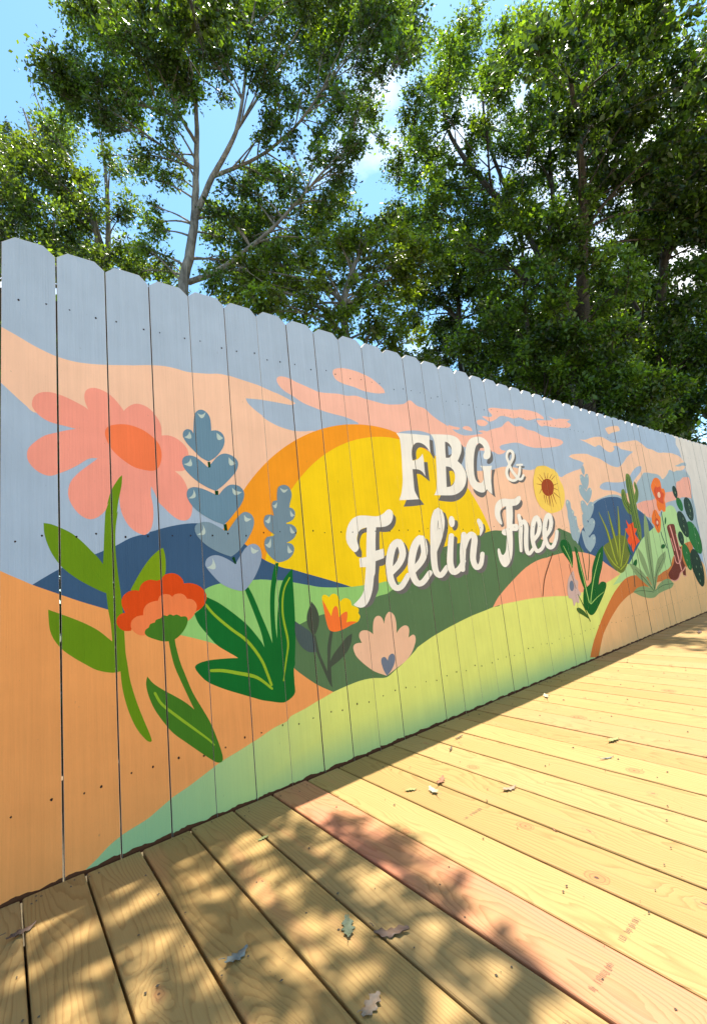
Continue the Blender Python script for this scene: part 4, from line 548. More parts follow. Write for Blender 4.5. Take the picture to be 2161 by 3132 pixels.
lavpale|p|33828,11932 34071,12160 34446,12144 34722,11840 34927,11689* 35274,11923 35633,12000 35820,11783 35609,11392 35200,11002 34778,10743* 34309,11046 33891,11470
lavpale|p|33713,10788 33968,10977 34329,10922 34656,10585* 35153,10875 35553,10882 35753,10631 35403,10122 34846,9684 34432,9440* 34012,9687 33706,10237
lavpale|p|33638,9871 33974,9932 34313,9287* 34670,9561 35161,9652 35453,9369 35158,8937 34545,8518 34086,8318* 33643,8661 33485,9266
lavpale|p|33097,8694 33363,8748 33834,8497 34165,8185* 34560,8386 34959,8406 35105,8094 34729,7618 33902,7125* 33348,7497 33131,8098
lavpale|p|31510,10732 31815,10997 32150,10817 32143,10444 32240,10296* 32488,10149 32386,9850* 32722,9738 32681,9402* 32703,9030 32905,8654 32545,8147 32199,8012 31667,8175 31502,8759 31528,9267 31482,9778 31556,10217
crescent|p|34500,12769 34398,12687 34311,12690 34326,12776 34428,12858 34515,12855
crescent|p|35585,12891 35479,12807 35389,12810 35405,12897 35511,12981 35601,12978
crescent|p|34078,11934 33978,11855 33893,11859 33908,11943 34007,12022 34093,12018
crescent|p|35731,11836 35625,11754 35535,11759 35551,11845 35657,11927 35747,11922
crescent|p|34061,10817 33962,10740 33877,10746 33892,10829 33991,10906 34076,10900
crescent|p|35626,10653 35521,10575 35432,10581 35447,10666 35552,10745 35642,10739
crescent|p|35331,9331 35228,9256 35140,9265 35155,9348 35258,9423 35347,9415
crescent|p|34878,8125 34777,8053 34691,8064 34706,8145 34807,8217 34893,8207
crescent|p|31865,10803 31752,10711 31654,10718 31670,10817 31783,10910 31881,10903
crescent|p|32425,10102 32309,10011 32210,10020 32226,10119 32342,10211 32442,10202
crescent|p|32851,8721 32734,8633 32633,8644 32650,8743 32767,8831 32868,8820
crescent|p|32709,9617 32592,9526 32492,9536 32508,9636 32625,9726 32725,9717
plantdark|p|29830,7927 30109,8161 30657,8142 31110,7806 31273,7228 31154,6668 30921,6191* 30599,6702 30078,7220 29808,7650
plantdark|p|31643,7676* 32015,7480 32226,6385 32412,5223 32504,4643* 32069,4686 31693,5710 31698,6777
plantdark|p|36026,7570* 35886,6993 35339,6027 34653,5324 34274,4763* 34832,4935 35450,4805 35416,4506 34573,3847 33303,3054 32757,2840 32308,2865 31963,3154 31848,3656 32359,4657 32901,4891 33304,5144 33801,6059 34790,6973
plantdark|p|31997,4693* 32651,4628* 32106,3135* 31611,3407 31684,4024
veinpale|r|35356,7024 35116,6790 34877,6560 34642,6330 34413,6096 34189,5856 33968,5612 33756,5368 33557,5126 33371,4879 33193,4628 33031,4389 32892,4177 32784,4003 32700,3854 32626,3717 32547,3575 32648,3559 32727,3701 32801,3839 32885,3987 32993,4160 33133,4372 33295,4611 33473,4862 33659,5109 33853,5350 34060,5595 34276,5839 34495,6080 34719,6315 34949,6546 35184,6777 35420,7012
veinpale|r|31886,7193 31958,6780 32032,6370 32103,5955 32168,5523 32230,5070 32287,4601 32341,4126 32396,3656 32499,3655 32444,4126 32390,4602 32334,5072 32271,5527 32195,5959 32114,6375 32030,6785 31947,7198
veinpale|r|34854,4200 34526,4124 34199,4051 33882,3977 33586,3901 33321,3822 33077,3741 32844,3661 32609,3582 32674,3541 32909,3620 33143,3700 33385,3780 33647,3858 33934,3936 34244,4014 34565,4093 34888,4172
veinpale|r|30162,7767 30289,7565 30421,7359 30544,7159 30644,6970 30716,6800 30765,6641 30805,6486 30849,6329 30947,6337 30902,6494 30862,6649 30812,6810 30739,6984 30628,7173 30495,7374 30353,7578 30217,7778
daisy|p|30037,5431 30508,5804 30990,5976 31035,5483 31384,5243 31219,4769 31521,4390 31171,4219 31032,3821 30644,3935 30285,3706 30173,4193 29798,4302 29752,4779
heart|p|30720,5020 30614,4818 30435,4703 30250,4717 30131,4853 30120,5061 30223,5261 30402,5379 30588,5367 30710,5230
bark|r|30503,6496 30527,6327 30549,6162 30576,5988 30617,5792 30679,5563 30754,5312 30835,5051 30914,4795 30969,4798 30891,5055 30809,5316 30734,5567 30672,5795 30631,5991 30604,6165 30583,6329 30559,6499
sprig|r|30997,4437 31142,4197 31290,3957 31435,3715 31573,3467 31710,3214 31840,2955 31968,2693 32098,2431 32200,2436 32076,2699 31954,2962 31829,3222 31697,3478 31545,3726 31387,3969 31227,4208 31069,4446
sprig|p|30565,3502 30928,3525 31540,3208 31867,2888 31996,2628* 31306,2963 30689,3249
yucca|p|38255,5277* 37323,5677 36491,6420 36040,7378 37175,7773 38829,8238 40297,8063 40546,7179 40412,6516 39639,5836 38897,5369
yucca|r|38629,5651 38449,5860 38270,6047 38102,6261 37948,6562 37820,7005 37711,7550 37574,8116 37399,8625 37175,9047 36919,9422 36653,9776 36396,10136 36304,10117 36499,9745 36702,9381 36891,9001 37046,8581 37152,8077 37223,7514 37308,6969 37413,6516 37552,6194 37706,5958 37862,5766 38013,5559
yuccaline|r|38420,5619 38251,5828 38081,6017 37919,6238 37771,6547 37652,6993 37553,7538 37438,8104 37287,8611 37087,9032 36854,9410 36610,9767 36374,10131 36326,10121 36542,9754 36766,9393 36978,9015 37157,8595 37287,8090 37380,7526 37474,6981 37588,6531 37733,6216 37893,5988 38057,5797 38219,5589
yucca|r|38646,5601 38669,6014 38699,6427 38717,6848 38705,7285 38646,7755 38555,8246 38435,8715 38332,9123 38253,9445 38185,9710 38121,9952 38054,10205 37954,10194 37953,9934 37950,9687 37951,9416 37963,9088 37999,8676 38051,8205 38116,7720 38149,7260 38137,6837 38096,6424 38043,6017 37996,5608
yuccaline|r|38425,5603 38458,6015 38497,6426 38524,6844 38521,7277 38472,7743 38391,8233 38294,8703 38215,9112 38159,9436 38114,9703 38074,9947 38031,10202 37977,10196 38000,9939 38020,9694 38044,9425 38079,9099 38138,8688 38213,8218 38288,7731 38331,7268 38328,6840 38296,6425 38251,6016 38213,5605
yucca|r|38642,5585 38804,6081 38968,6585 39131,7085 39286,7568 39435,8036 39581,8493 39693,8930 39785,9334 39849,9691 39889,10009 39919,10310 39955,10621 39848,10616 39742,10302 39641,9999 39531,9683 39400,9329 39241,8929 39063,8497 38895,8045 38724,7582 38548,7104 38365,6610 38180,6112 37999,5623
yuccaline|r|38424,5598 38593,6091 38766,6593 38937,7091 39100,7573 39258,8039 39413,8494 39548,8929 39663,9332 39750,9689 39814,10006 39870,10308 39930,10620 39873,10617 39791,10305 39714,10002 39629,9685 39521,9330 39385,8929 39230,8496 39070,8042 38908,7577 38740,7098 38565,6601 38388,6101 38214,5610
yucca|r|38629,5561 38855,5873 39079,6180 39315,6507 39577,6877 39843,7311 40137,7791 40443,8294 40749,8795 40645,8802 40237,8310 39831,7818 39441,7350 39082,6930 38790,6569 38524,6251 38269,5951 38012,5647
yuccaline|r|38420,5590 38658,5899 38894,6204 39142,6527 39416,6894 39715,7323 40042,7799 40383,8298 40725,8797 40669,8801 40297,8305 39925,7809 39569,7338 39241,6913 38961,6549 38706,6227 38464,5925 38219,5618
yucca|r|38565,5698 38274,5825 37995,5936 37732,6060 37461,6237 37146,6488 36823,6797 36497,7128 36176,7445 36088,7427 36320,7094 36555,6747 36792,6417 37030,6135 37300,5926 37570,5771 37825,5646 38076,5512
yuccaline|r|38399,5635 38123,5765 37854,5881 37590,6016 37321,6203 37033,6465 36740,6782 36446,7118 36155,7441 36109,7431 36372,7104 36638,6762 36904,6440 37169,6167 37441,5970 37710,5826 37975,5705 38239,5574
yucca|r|38489,5432 38742,5524 39005,5614 39282,5719 39561,5849 39798,6015 40021,6197 40237,6386 40455,6572 40365,6594 40057,6430 39754,6265 39458,6113 39171,5989 38915,5890 38652,5810 38376,5734 38098,5652
yuccaline|r|38356,5506 38619,5594 38888,5679 39161,5776 39434,5895 39690,6046 39938,6218 40184,6399 40434,6577 40386,6589 40109,6417 39836,6244 39566,6082 39297,5944 39035,5835 38769,5746 38498,5664 38229,5578
cactus|p|42482,13089 42730,13465 43099,13537 43535,13363 43708,12783 43725,12050 43742,11320 43759,10593 43709,9726 43801,8791 43490,7755* 42795,7568* 42703,8482 42159,8958 42381,10578 42352,11645 42311,12504
cactus|p|41149,11892 41389,12077 41802,12091 41963,11706 41994,11210 42340,10861 42630,10759 42401,9870* 41663,10079 41121,10703 40988,11328
cactus|p|44154,12803 44369,12887 44649,12527 44733,11935 44366,11334 43944,10996 43696,11028 43769,11685 44116,12063 44037,12428
cactusline|r|42838,13250 42782,12852 42723,12460 42672,12062 42640,11650 42633,11208 42643,10746 42664,10289 42687,9865 42709,9470 42736,9094 42768,8749 42810,8450 42864,8214 42928,8029 42996,7866 43063,7692 43166,7702 43099,7877 43031,8040 42967,8224 42913,8458 42872,8757 42839,9101 42813,9479 42791,9874 42768,10299 42747,10756 42737,11218 42744,11660 42776,12072 42828,12470 42887,12863 42943,13261
cactusline|r|43152,13192 43149,12915 43146,12649 43144,12362 43146,12026 43154,11619 43166,11163 43179,10687 43192,10224 43203,9776 43214,9330 43225,8885 43236,8441 43341,8447 43330,8892 43319,9337 43308,9784 43297,10233 43285,10697 43272,11173 43260,11630 43253,12038 43250,12375 43252,12661 43256,12928 43259,13206
cactusline|r|42603,13020 42542,12689 42478,12369 42421,12030 42385,11643 42375,11179 42383,10662 42402,10138 42422,9654 42445,9224 42474,8822 42504,8432 42534,8037 42637,8043 42607,8438 42576,8829 42548,9231 42525,9662 42505,10147 42486,10672 42478,11189 42488,11653 42525,12039 42581,12378 42646,12698 42708,13030
cactusline|r|41395,11825 41421,11629 41438,11430 41473,11235 41552,11051 41692,10883 41876,10727 42078,10576 42271,10423 42364,10448 42170,10602 41968,10753 41787,10906 41649,11070 41573,11250 41538,11442 41521,11641 41496,11838
cactusline|r|41171,11678 41181,11465 41178,11249 41203,11037 41297,10836 41488,10651 41749,10478 42038,10310 42315,10138 42404,10167 42126,10338 41836,10506 41579,10676 41392,10856 41301,11051 41278,11260 41281,11476 41270,11690
cactusline|r|44266,12579 44309,12436 44360,12296 44394,12152 44387,11996 44321,11822 44214,11635 44090,11442 43975,11253 44080,11253 44196,11442 44320,11635 44429,11825 44497,12004 44505,12165 44470,12313 44418,12454 44376,12597
stemslate|r|49088,10215 49068,9934 49048,9656 49029,9374 49013,9084 49003,8765 48997,8426 48990,8108 48981,7848 48965,7712 48944,7658 48926,7570 48918,7338 48923,6903 48939,6335 48957,5717 48974,5126 49160,5128 49143,5719 49125,6340 49110,6909 49105,7345 49113,7576 49131,7659 49152,7715 49169,7854 49178,8116 49185,8435 49191,8775 49202,9095 49218,9385 49237,9667 49257,9946 49277,10228
stemslate|r|48012,8329 48037,8215 48055,8110 48087,7986 48151,7817 48259,7586 48400,7310 48554,7016 48701,6730 48884,6747 48735,7034 48581,7329 48440,7605 48331,7835 48268,8002 48237,8124 48219,8229 48194,8344
blossom|p|47820,12500 48259,12989 48975,13419 49836,13504 50438,13250 50504,12765 50461,12480* 51093,12462 51159,11974 50636,11394 50659,10830 50253,10267 49598,10224 49389,10419* 48690,10258 48360,10800 48498,11270 48068,11806
blossomdark|p|48368,12206 48877,12620 49460,12563 50138,12669 50311,12191 50831,11965 50313,11387 50208,10984 49510,11053 49073,11203 48578,11428 48371,11815
peachr|p|49820,11859 49721,11685 49513,11567 49276,11549 49101,11638 49054,11798 49151,11971 49357,12090 49595,12110 49772,12022
blossom|p|46604,9643 47292,10250 47943,10369 48328,9946 48674,9636 48496,9096 48042,8414 47453,8238 47041,8586 46843,8965 46477,9194
blossomdark|p|48171,9220 47976,8935 47590,8806 47241,8907 47129,9175 47318,9457 47702,9590 48057,9492
peachr|p|47919,9191 47835,9060 47671,9001 47523,9047 47477,9172 47560,9303 47723,9363 47872,9317
plantdark|p|48297,6859 47909,6764 47538,6788 47399,6914 47570,7071 47955,7167 48331,7146 48474,7018
plantdark|p|49985,9326 49746,9080 49527,8984 49456,9091 49573,9340 49811,9587 50032,9686 50105,9578
redflower|p|41007,9500* 41425,9064* 42350,9272* 42237,8791* 42873,8691* 42211,8267* 42985,7630* 42093,7316 41315,6751* 40976,7362* 40529,7717 41011,8127* 40456,8694* 41109,8810*
blossom|r|41597,8778 41564,7813 41724,7819 41731,8785
blossom|p|41722,7814 41689,7791 41629,7784 41578,7795 41566,7819 41599,7841 41659,7849 41710,7837
stemslate|r|41137,7491 41022,7076 40908,6668 40795,6255 40684,5830 40577,5386 40473,4929 40369,4469 40266,4016 40391,4008 40495,4463 40599,4924 40704,5381 40812,5826 40923,6252 41036,6665 41151,7074 41267,7489
plantdark|p|40573,5441 40964,5948 41645,6176 41685,5902 41184,5531 40594,5307
plantdark|p|40271,7459* 40645,7040 40915,6488* 40401,6850
agave|p|40000,5943* 41164,5666 42246,5115 43235,4281 44096,3302* 43285,3659 42173,4239 40869,5020
agave|p|42188,7175* 42939,6585 43435,5790 43772,4651 44130,3368* 43299,4413 42672,5288 42248,6209
agave|p|45227,10091* 45482,9278 45501,8935 45273,7333 44946,5551 44304,3351* 43764,3543 43887,5621 44021,7381 44604,9166
agave|p|48273,6535* 48061,5944 46833,5133 45544,4507 44270,3285* 44531,4168 45314,5168 46294,5972
agave|p|39840,3638* 40673,3880 42020,3916 43285,3659 44216,3360 45126,3691 46436,4001 47846,4024 48757,3498* 48010,3199 46561,3124 44962,3004 43936,2801 42556,2885 41179,3203
agaveline|r|40088,3647 40423,3635 40748,3628 41099,3613 41520,3574 42045,3507 42653,3415 43302,3311 43951,3210 43989,3254 43340,3355 42689,3458 42077,3550 41542,3619 41108,3652 40748,3662 40422,3664 40088,3669
agaveline|r|44197,3282 44695,3360 45200,3443 45711,3517 46234,3564 46773,3576 47334,3560 47913,3533 48503,3511 48510,3562 47921,3583 47340,3610 46766,3626 46206,3613 45670,3558 45157,3477 44660,3387 44170,3305
agaveline|r|41021,5400 41362,5177 41706,4954 42054,4723 42411,4474 42785,4201 43170,3908 43561,3605 43955,3302 44065,3321 43669,3624 43277,3927 42890,4221 42513,4496 42141,4744 41779,4973 41423,5192 41069,5413
agaveline|r|47409,5913 46867,5642 46325,5382 45810,5112 45353,4814 44980,4476 44663,4111 44370,3738 44071,3377 44189,3360 44489,3722 44783,4094 45100,4458 45470,4792 45907,5089 46405,5360 46935,5623 47464,5898
agaveline|r|44788,8289 44671,7701 44553,7121 44441,6537 44342,5941 44270,5325 44211,4695 44157,4062 44101,3437 44225,3432 44281,4058 44335,4692 44395,5323 44468,5940 44551,6537 44648,7121 44751,7702 44852,8291
boot|p|49809,8638 50166,8908 51196,9014 51923,8924 51988,8439 52008,7473 52206,6824 52564,6648 52336,5460 52646,4803 52375,3952* 51629,4052* 51542,4488 51026,4372 50349,3963 49360,3744 48396,3903 47901,4316 48153,4593 48947,4909 49844,5381 50217,6053 50130,7067 49959,7931
bootpink|r|48130,3881 48382,3820 48640,3752 48921,3691 49234,3662 49561,3678 49884,3724 50188,3790 50459,3866 50670,3962 50829,4073 50971,4178 51132,4260 51339,4319 51589,4368 51857,4417 52109,4477 52316,4549 52489,4623 52647,4697 52809,4769 52572,4831 52409,4758 52254,4685 52096,4616 51920,4555 51704,4503 51447,4456 51174,4401 50920,4328 50725,4228 50576,4118 50431,4016 50257,3936 50023,3870 49751,3811 49477,3771 49235,3758 49016,3779 48779,3830 48526,3897 48268,3959
bootpink|r|51675,3878 52565,3899 52540,3976 51651,3954
bootpink|r|50536,8848 50589,8662 50642,8485 50696,8291 50751,8053 50810,7757 50872,7418 50932,7060 50989,6705 51042,6339 51093,5956 51140,5593 51183,5283 51220,5048 51252,4865 51282,4703 51313,4531 51599,4536 51568,4709 51538,4871 51507,5054 51470,5289 51427,5600 51379,5965 51328,6350 51275,6718 51218,7075 51157,7435 51096,7775 51036,8074 50980,8313 50926,8510 50873,8688 50819,8874
bootpink|r|50204,6044 50218,5878 50226,5705 50245,5544 50293,5413 50378,5318 50497,5249 50649,5204 50824,5182 51021,5182 51236,5204 51450,5252 51643,5327 51812,5431 51970,5560 52113,5707 52236,5863 52331,6029 52402,6208 52465,6391 52531,6572 52282,6577 52216,6396 52155,6214 52085,6039 51994,5879 51876,5729 51739,5588 51592,5466 51444,5375 51292,5316 51135,5280 50987,5265 50867,5265 50771,5277 50681,5303 50596,5352 50524,5431 50480,5553 50462,5710 50454,5883 50441,6050
bootpink|r|50158,7680 50206,7522 50254,7364 50302,7206 50350,7048 50398,6889 50446,6731 50494,6573 50542,6414 50736,6426 50688,6585 50640,6744 50592,6902 50543,7061 50495,7220 50447,7378 50399,7537 50351,7695
bootpink|r|51775,8032 51804,7831 51834,7630 51861,7429 51884,7229 51899,7029 51909,6829 51917,6629 51926,6430 52130,6435 52121,6635 52113,6836 52103,7036 52087,7238 52065,7439 52037,7641 52007,7843 51978,8045
pricklygreen|p|57981,5762 57072,5942 56110,6525 55347,7350 55035,8207 55313,8890 56122,9224 57200,9103 58195,8535 58823,7669 58967,6753 58655,6054
pricklygreen|p|54957,10292 54565,10342 54167,10560 53869,10887 53775,11239 53939,11531 54321,11684 54793,11653 55198,11438 55424,11095 55438,10724 55266,10430
pricklydark|p|54106,11594 53811,11651 53546,11863 53380,12174 53381,12505 53571,12771 53903,12903 54266,12860 54536,12648 54640,12324 54572,11981 54376,11714
pricklydark|p|57414,9257 56796,9378 56233,9796 55869,10398 55845,11032 56217,11541 56896,11790 57658,11702 58244,11285 58486,10653 58367,9986 57972,9475
pricklydark|p|55022,7594 54406,7730 53768,8181 53277,8824 53100,9496 53327,10030 53905,10287 54644,10187 55299,9742 55686,9071 55740,8364 55495,7823
pricklydark|p|53131,6826 52771,6908 52465,7156 52294,7503 52331,7860 52597,8135 53025,8254 53473,8183 53787,7934 53879,7576 53755,7209 53481,6935
pricklygreen|p|54034,4343 53513,4512 53022,4987 52688,5641 52636,6303 52923,6806 53477,7015 54115,6867 54623,6392 54855,5718 54789,5034 54487,4531
pricklydark|p|56527,2493 55741,2758 55015,3459 54534,4409 54480,5364 54928,6085 55776,6380 56746,6155 57509,5453 57842,4463 57712,3469 57227,2749
spine|r|57435,11092 57452,10864 57584,10875 57568,11104
spine|r|57449,10477 57466,10249 57598,10259 57582,10488
spine|r|56950,9863 56966,9637 57097,9647 57080,9873
spine|r|54694,9611 54711,9391 54834,9400 54817,9620
spine|r|54495,8856 54512,8639 54634,8646 54617,8864
spine|r|54584,8186 54600,7969 54722,7975 54705,8193
spine|r|57692,8756 57709,8529 57841,8537 57825,8764
spine|r|57417,7893 57434,7668 57565,7674 57549,7899
spine|r|57916,7012 57932,6786 58064,6791 58048,7017
spine|r|53758,6183 53775,5970 53894,5973 53877,6186
spine|r|53453,5469 53470,5258 53587,5259 53570,5471
spine|r|53770,4802 53787,4590 53905,4591 53888,4803
spine|r|56414,5461 56430,5241 56557,5243 56541,5463
spine|r|55665,4672 55681,4456 55805,4456 55789,4673
spine|r|57150,4571 57166,4350 57295,4350 57279,4572
spine|r|56191,3887 56207,3669 56333,3669 56317,3886
spine|r|56034,3237 56050,3021 56175,3019 56159,3235
spine|r|53980,12306 53997,12087 54119,12100 54101,12320
spine|r|53123,7513 53140,7300 53256,7306 53239,7518
"""
def spline(pts):
    """closed Catmull-Rom through pts; starred points are corners"""
    n = len(pts); out = []
    P = [Vector(p[:2]) for p in pts]; C = [p[2] for p in pts]
    for i in range(n):
        a, b = P[i], P[(i+1) % n]
        if C[i] and C[(i+1) % n]:
            out.append(a); continue
        pa = P[i-1] if not C[i] else a - (b-a)*0.5
        pb = P[(i+2) % n] if not C[(i+1) % n] else b + (b-a)*0.5
        ln = (b-a).length; k = 2 if ln < 0.03 else (4 if ln < 0.12 else 7)
        ta = (b-pa)*0.5; tb = (pb-a)*0.5
        la, lb = ta.length, tb.length
        if la > ln*1.1: ta *= ln*1.1/la
        if lb > ln*1.1: tb *= ln*1.1/lb
        for s in range(k):
            t = s/k
            out.append(a*(2*t**3-3*t*t+1) + ta*(t**3-2*t*t+t) + b*(-2*t**3+3*t*t) + tb*(t**3-t*t))
    return out
def clip(poly, planes):
    for nx, nz, d in planes:
        if not poly: return poly
        out = []
        pv = poly[-1]; pd = pv[0]*nx+pv[1]*nz-d
        for v in poly:
            dd = v[0]*nx+v[1]*nz-d
            if dd <= 0:
                if pd > 0:
                    t = pd/(pd-dd); out.append((pv[0]+(v[0]-pv[0])*t, pv[1]+(v[1]-pv[1])*t))
                out.append(v)
            elif pd <= 0:
                t = pd/(pd-dd); out.append((pv[0]+(v[0]-pv[0])*t, pv[1]+(v[1]-pv[1])*t))
            pv, pd = v, dd
        poly = out
    return poly
shapes = []                                   # (colour, list of convex pieces, is ribbon, xmin, xmax)
for ln in MURAL.strip().split('\n'):
    c, kind, d = ln.split('|')
    pts = [(int(a.split(',')[0])/1e4, int(a.split(',')[1].rstrip('*'))/1e4, a.endswith('*')) for a in d.split()]
    if kind == 'r':
        h = len(pts)//2; A = pts[:h]; B = pts[h:][::-1]
        pieces = [[A[i][:2], A[i+1][:2], B[i+1][:2], B[i][:2]] for i in range(h-1)]
        # two triangles each keep twisted quads convex
        pieces = [t for q in pieces for t in (([q[0], q[1], q[2]]), ([q[0], q[2], q[3]]))]
    else:
        sp = spline(pts)
        tri = tessellate_polygon([[Vector((p.x, p.y, 0)) for p in sp]])
        pieces = [[tuple(sp[i]) for i in t] for t in tri]
    xs = [p[0] for q in pieces for p in q]
    shapes.append((c, pieces, kind == 'r', min(xs), max(xs)))

fence = empty('fence', (0, 0, 0))
tag(fence, 'tall dog-eared picket fence painted with a desert flower mural and cream FBG lettering', 'fence')
PW, HT, EAR, EARW, TH = 0.14, 1.856, 0.026, 0.030, 0.016
GAPS = {0: .0042, 1: .0042, 2: .0038, 3: .0040, 4: .0020, 5: .0016, 6: .0018, 7: .0022, 8: .0030, 9: .0020, 10: .0016, 11: .0008, 12: .0024, 13: .0016, 14: .0012, 15: .0020, 16: .0024, 17: .0016}
def gapw(i):
    return GAPS.get(i, 0.0008 + 0.0014*((i*37) % 10)/10 if i < 40 else 0.0022)
hr = random.Random(11)
for i in range(-11, 66):
    x0 = i*PW + gapw(i)/2 + hr.uniform(-.0003, .0003); x1 = (i+1)*PW - gapw(i+1)/2
    top = HT + hr.uniform(-0.003, 0.003); ear = EAR + hr.uniform(-0.002, 0.003)
    ew = EARW + hr.uniform(-.003, .003); zb = -0.012
    outline = [(x0, zb), (x1, zb), (x1, top-ear), (x1-ew, top), (x0+ew, top), (x0, top-ear)]
    V, Fc, Cc, MI = [], [], [], []
    def face(pts, col, mi=0):
        b = len(V)
        al = 0.0 if col is ALB['lime'] else 1.0
        for p in pts: V.append(p); Cc.append((*col, al))
        Fc.append(tuple(range(b, b+len(pts)))); MI.append(mi)
    # body: front primed, back and edges
    yf, yb = 0.0, TH
    face([(x, yf, z) for x, z in outline], ALB['primer'])
    face([(x, yb, z) for x, z in outline][::-1], ALB['raw'], 1)
    for a in range(6):
        p, q = outline[a], outline[(a+1) % 6]
        face([(p[0], yf, p[1]), (p[0], yb, p[1]), (q[0], yb, q[1]), (q[0], yf, q[1])], ALB['cream'] if a in (2, 3, 4) else ALB['raw'], 0 if a in (2, 3, 4) else 1)
    planes = []
    for a in range(6):
        p, q = outline[a], outline[(a+1) % 6]
        nx, nz = q[1]-p[1], -(q[0]-p[0]); l = math.hypot(nx, nz); nx /= l; nz /= l
        planes.append((nx, nz, p[0]*nx+p[1]*nz-0.0004))
    y = -0.0001
    for c, pieces, rib, xa, xb in shapes:
        if xb < x0 or xa > x1: continue
        y -= 3e-5
        hit = False
        for pc in pieces:
            if max(p[0] for p in pc) < x0 or min(p[0] for p in pc) > x1: continue
            q = clip(pc, planes)
            if len(q) < 3: continue
            ar = sum(q[k][0]*q[(k+1) % len(q)][1]-q[(k+1) % len(q)][0]*q[k][1] for k in range(len(q)))
            if abs(ar) < 2e-8: continue
            if ar < 0: q = q[::-1]
            if rib: y -= 6e-6
            face([(a, y, b) for a, b in q], ALB[c]); hit = True
    # bare ragged wood along the foot
    y -= 6e-5
    n = 16; ph_ = hr.uniform(0, 9); ed = [(x0+0.0004+(x1-x0-0.0008)*k/n, 0.004+0.0025*math.sin(ph_+k*.55)+hr.uniform(0, 0.0035)) for k in range(n+1)]
    for k in range(n):
        face([(ed[k][0], y, zb+0.0005), (ed[k+1][0], y, zb+0.0005), (ed[k+1][0], y, ed[k+1][1]), (ed[k][0], y, ed[k][1])], ALB['raw'])
    # nail holes: two per rail
    for zc in (1.652, 0.921, 0.205):
        for fx in (0.28, 0.76):
            hx = x0+(x1-x0)*(fx+hr.uniform(-.1, .1)); hz = zc + hr.uniform(-.009, .009) - (0.006*i/20 if zc > 1 else 0.012*i/20)
            y -= 6e-6
            rr = hr.uniform(0.0026, 0.0042); ph = hr.uniform(0, 6)
            face([(hx+rr*math.cos(ph+a)*hr.uniform(.6, 1.1), y, hz+rr*math.sin(ph+a)*hr.uniform(.7, 1.25)) for a in [k*math.pi/3.5 for k in range(7)]], ALB['hole'])
    o = mesh_obj('picket', V, Fc, [M_PAINT, M_RAW], fence, Cc)
    o.data.polygons.foreach_set('material_index', MI)
    # boards are never quite in line: small lean, tucked behind the deck edge
    th = hr.uniform(-0.009, 0.009); xc = (x0+x1)/2
    o.rotation_euler = (0, 0, th); o.location = (xc*(1-math.cos(th)), hr.uniform(-0.0012, 0.0012)-xc*math.sin(th), 0)
def box(name, a, b, mat, parent=None):
    (x0, y0, z0), (x1, y1, z1) = a, b
    vs = [(x0, y0, z0), (x1, y0, z0), (x1, y1, z0), (x0, y1, z0), (x0, y0, z1), (x1, y0, z1), (x1, y1, z1), (x0, y1, z1)]
    return mesh_obj(name, vs, [(3, 2, 1, 0), (4, 5, 6, 7), (0, 1, 5, 4), (1, 2, 6, 5), (2, 3, 7, 6), (3, 0, 4, 7)], mat, parent)
for zc in (1.645, 0.915, 0.20):
    box('rail', (-1.54, TH+0.003, zc-0.044), (9.24, TH+0.041, zc+0.044), M_FRAME, fence)
for x in (-1.2, 1.2, 3.6, 6.0, 8.4):
    box('post', (x-0.045, TH+0.043, -0.36), (x+0.045, TH+0.133, 1.80), M_FRAME, fence)

# ------------------------------------------------------------------ lumber stamps printed on four boards
def stamp(j, y, seed, n=26):
    r = random.Random(seed); o = BOARDS[j]; V, Fc = [], []
    x = -0.047
    for k in range(n):
        w = r.uniform(0.0005, 0.0016)
        if r.random() < 0.78 and not 6 <= k <= 8:
            l0 = r.uniform(-0.0075, -0.0035); l1 = r.uniform(0.0035, 0.0075)
            b = len(V); z = 0.0006
            V += [(x, y+l0, z), (x+w, y+l0, z), (x+w, y+l1, z), (x, y+l1, z)]; Fc.append((b, b+1, b+2, b+3))
            if r.random() < 0.5:
                b = len(V); yy = y+r.choice((l0, 0, l1-0.0012)); V += [(x+w, yy, z), (x+w+0.0018, yy, z), (x+w+0.0018, yy+0.0012, z), (x+w, yy+0.0012, z)]; Fc.append((b, b+1, b+2, b+3))
        x += w + r.uniform(0.0012, 0.0028)
    mesh_obj('stamp', V, Fc, M_STAMP, o)
stamp(6, -1.082, 1); stamp(5, -1.095, 2); stamp(7, -0.60, 3); stamp(4, -1.092, 4)

# ------------------------------------------------------------------ trees
def at(px, py, d):
    """point seen in direction (px, py) of the 2161 x 3132 photograph, d metres away over the ground"""
    v = CF + CR*((px-1080.5)/1390) - CU*((py-1566)/1390)
    return CAM + v*(d/math.hypot(v.x, v.y))
def tube(V, Fc, pts, rad, n=6):
    base = len(V); up = Vector((0.3, 0.9, 0.2))
    for k, p in enumerate(pts):
        t = (pts[min(k+1, len(pts)-1)] - pts[max(k-1, 0)]).normalized()
        a = t.cross(up); a = a.normalized() if a.length > 1e-4 else Vector((1, 0, 0)); b = t.cross(a)
        for s in range(n):
            an = 2*math.pi*s/n; V.append(p + a*(rad[k]*math.cos(an)) + b*(rad[k]*math.sin(an)))
    for k in range(len(pts)-1):
        for s in range(n):
            s2 = (s+1) % n
            Fc.append((base+k*n+s, base+k*n+s2, base+(k+1)*n+s2, base+(k+1)*n+s))
def bez(a, b, c, d, n):
    return [a*(1-t)**3 + b*3*t*(1-t)**2 + c*3*t*t*(1-t) + d*t**3 for t in [k/n for k in range(n+1)]]
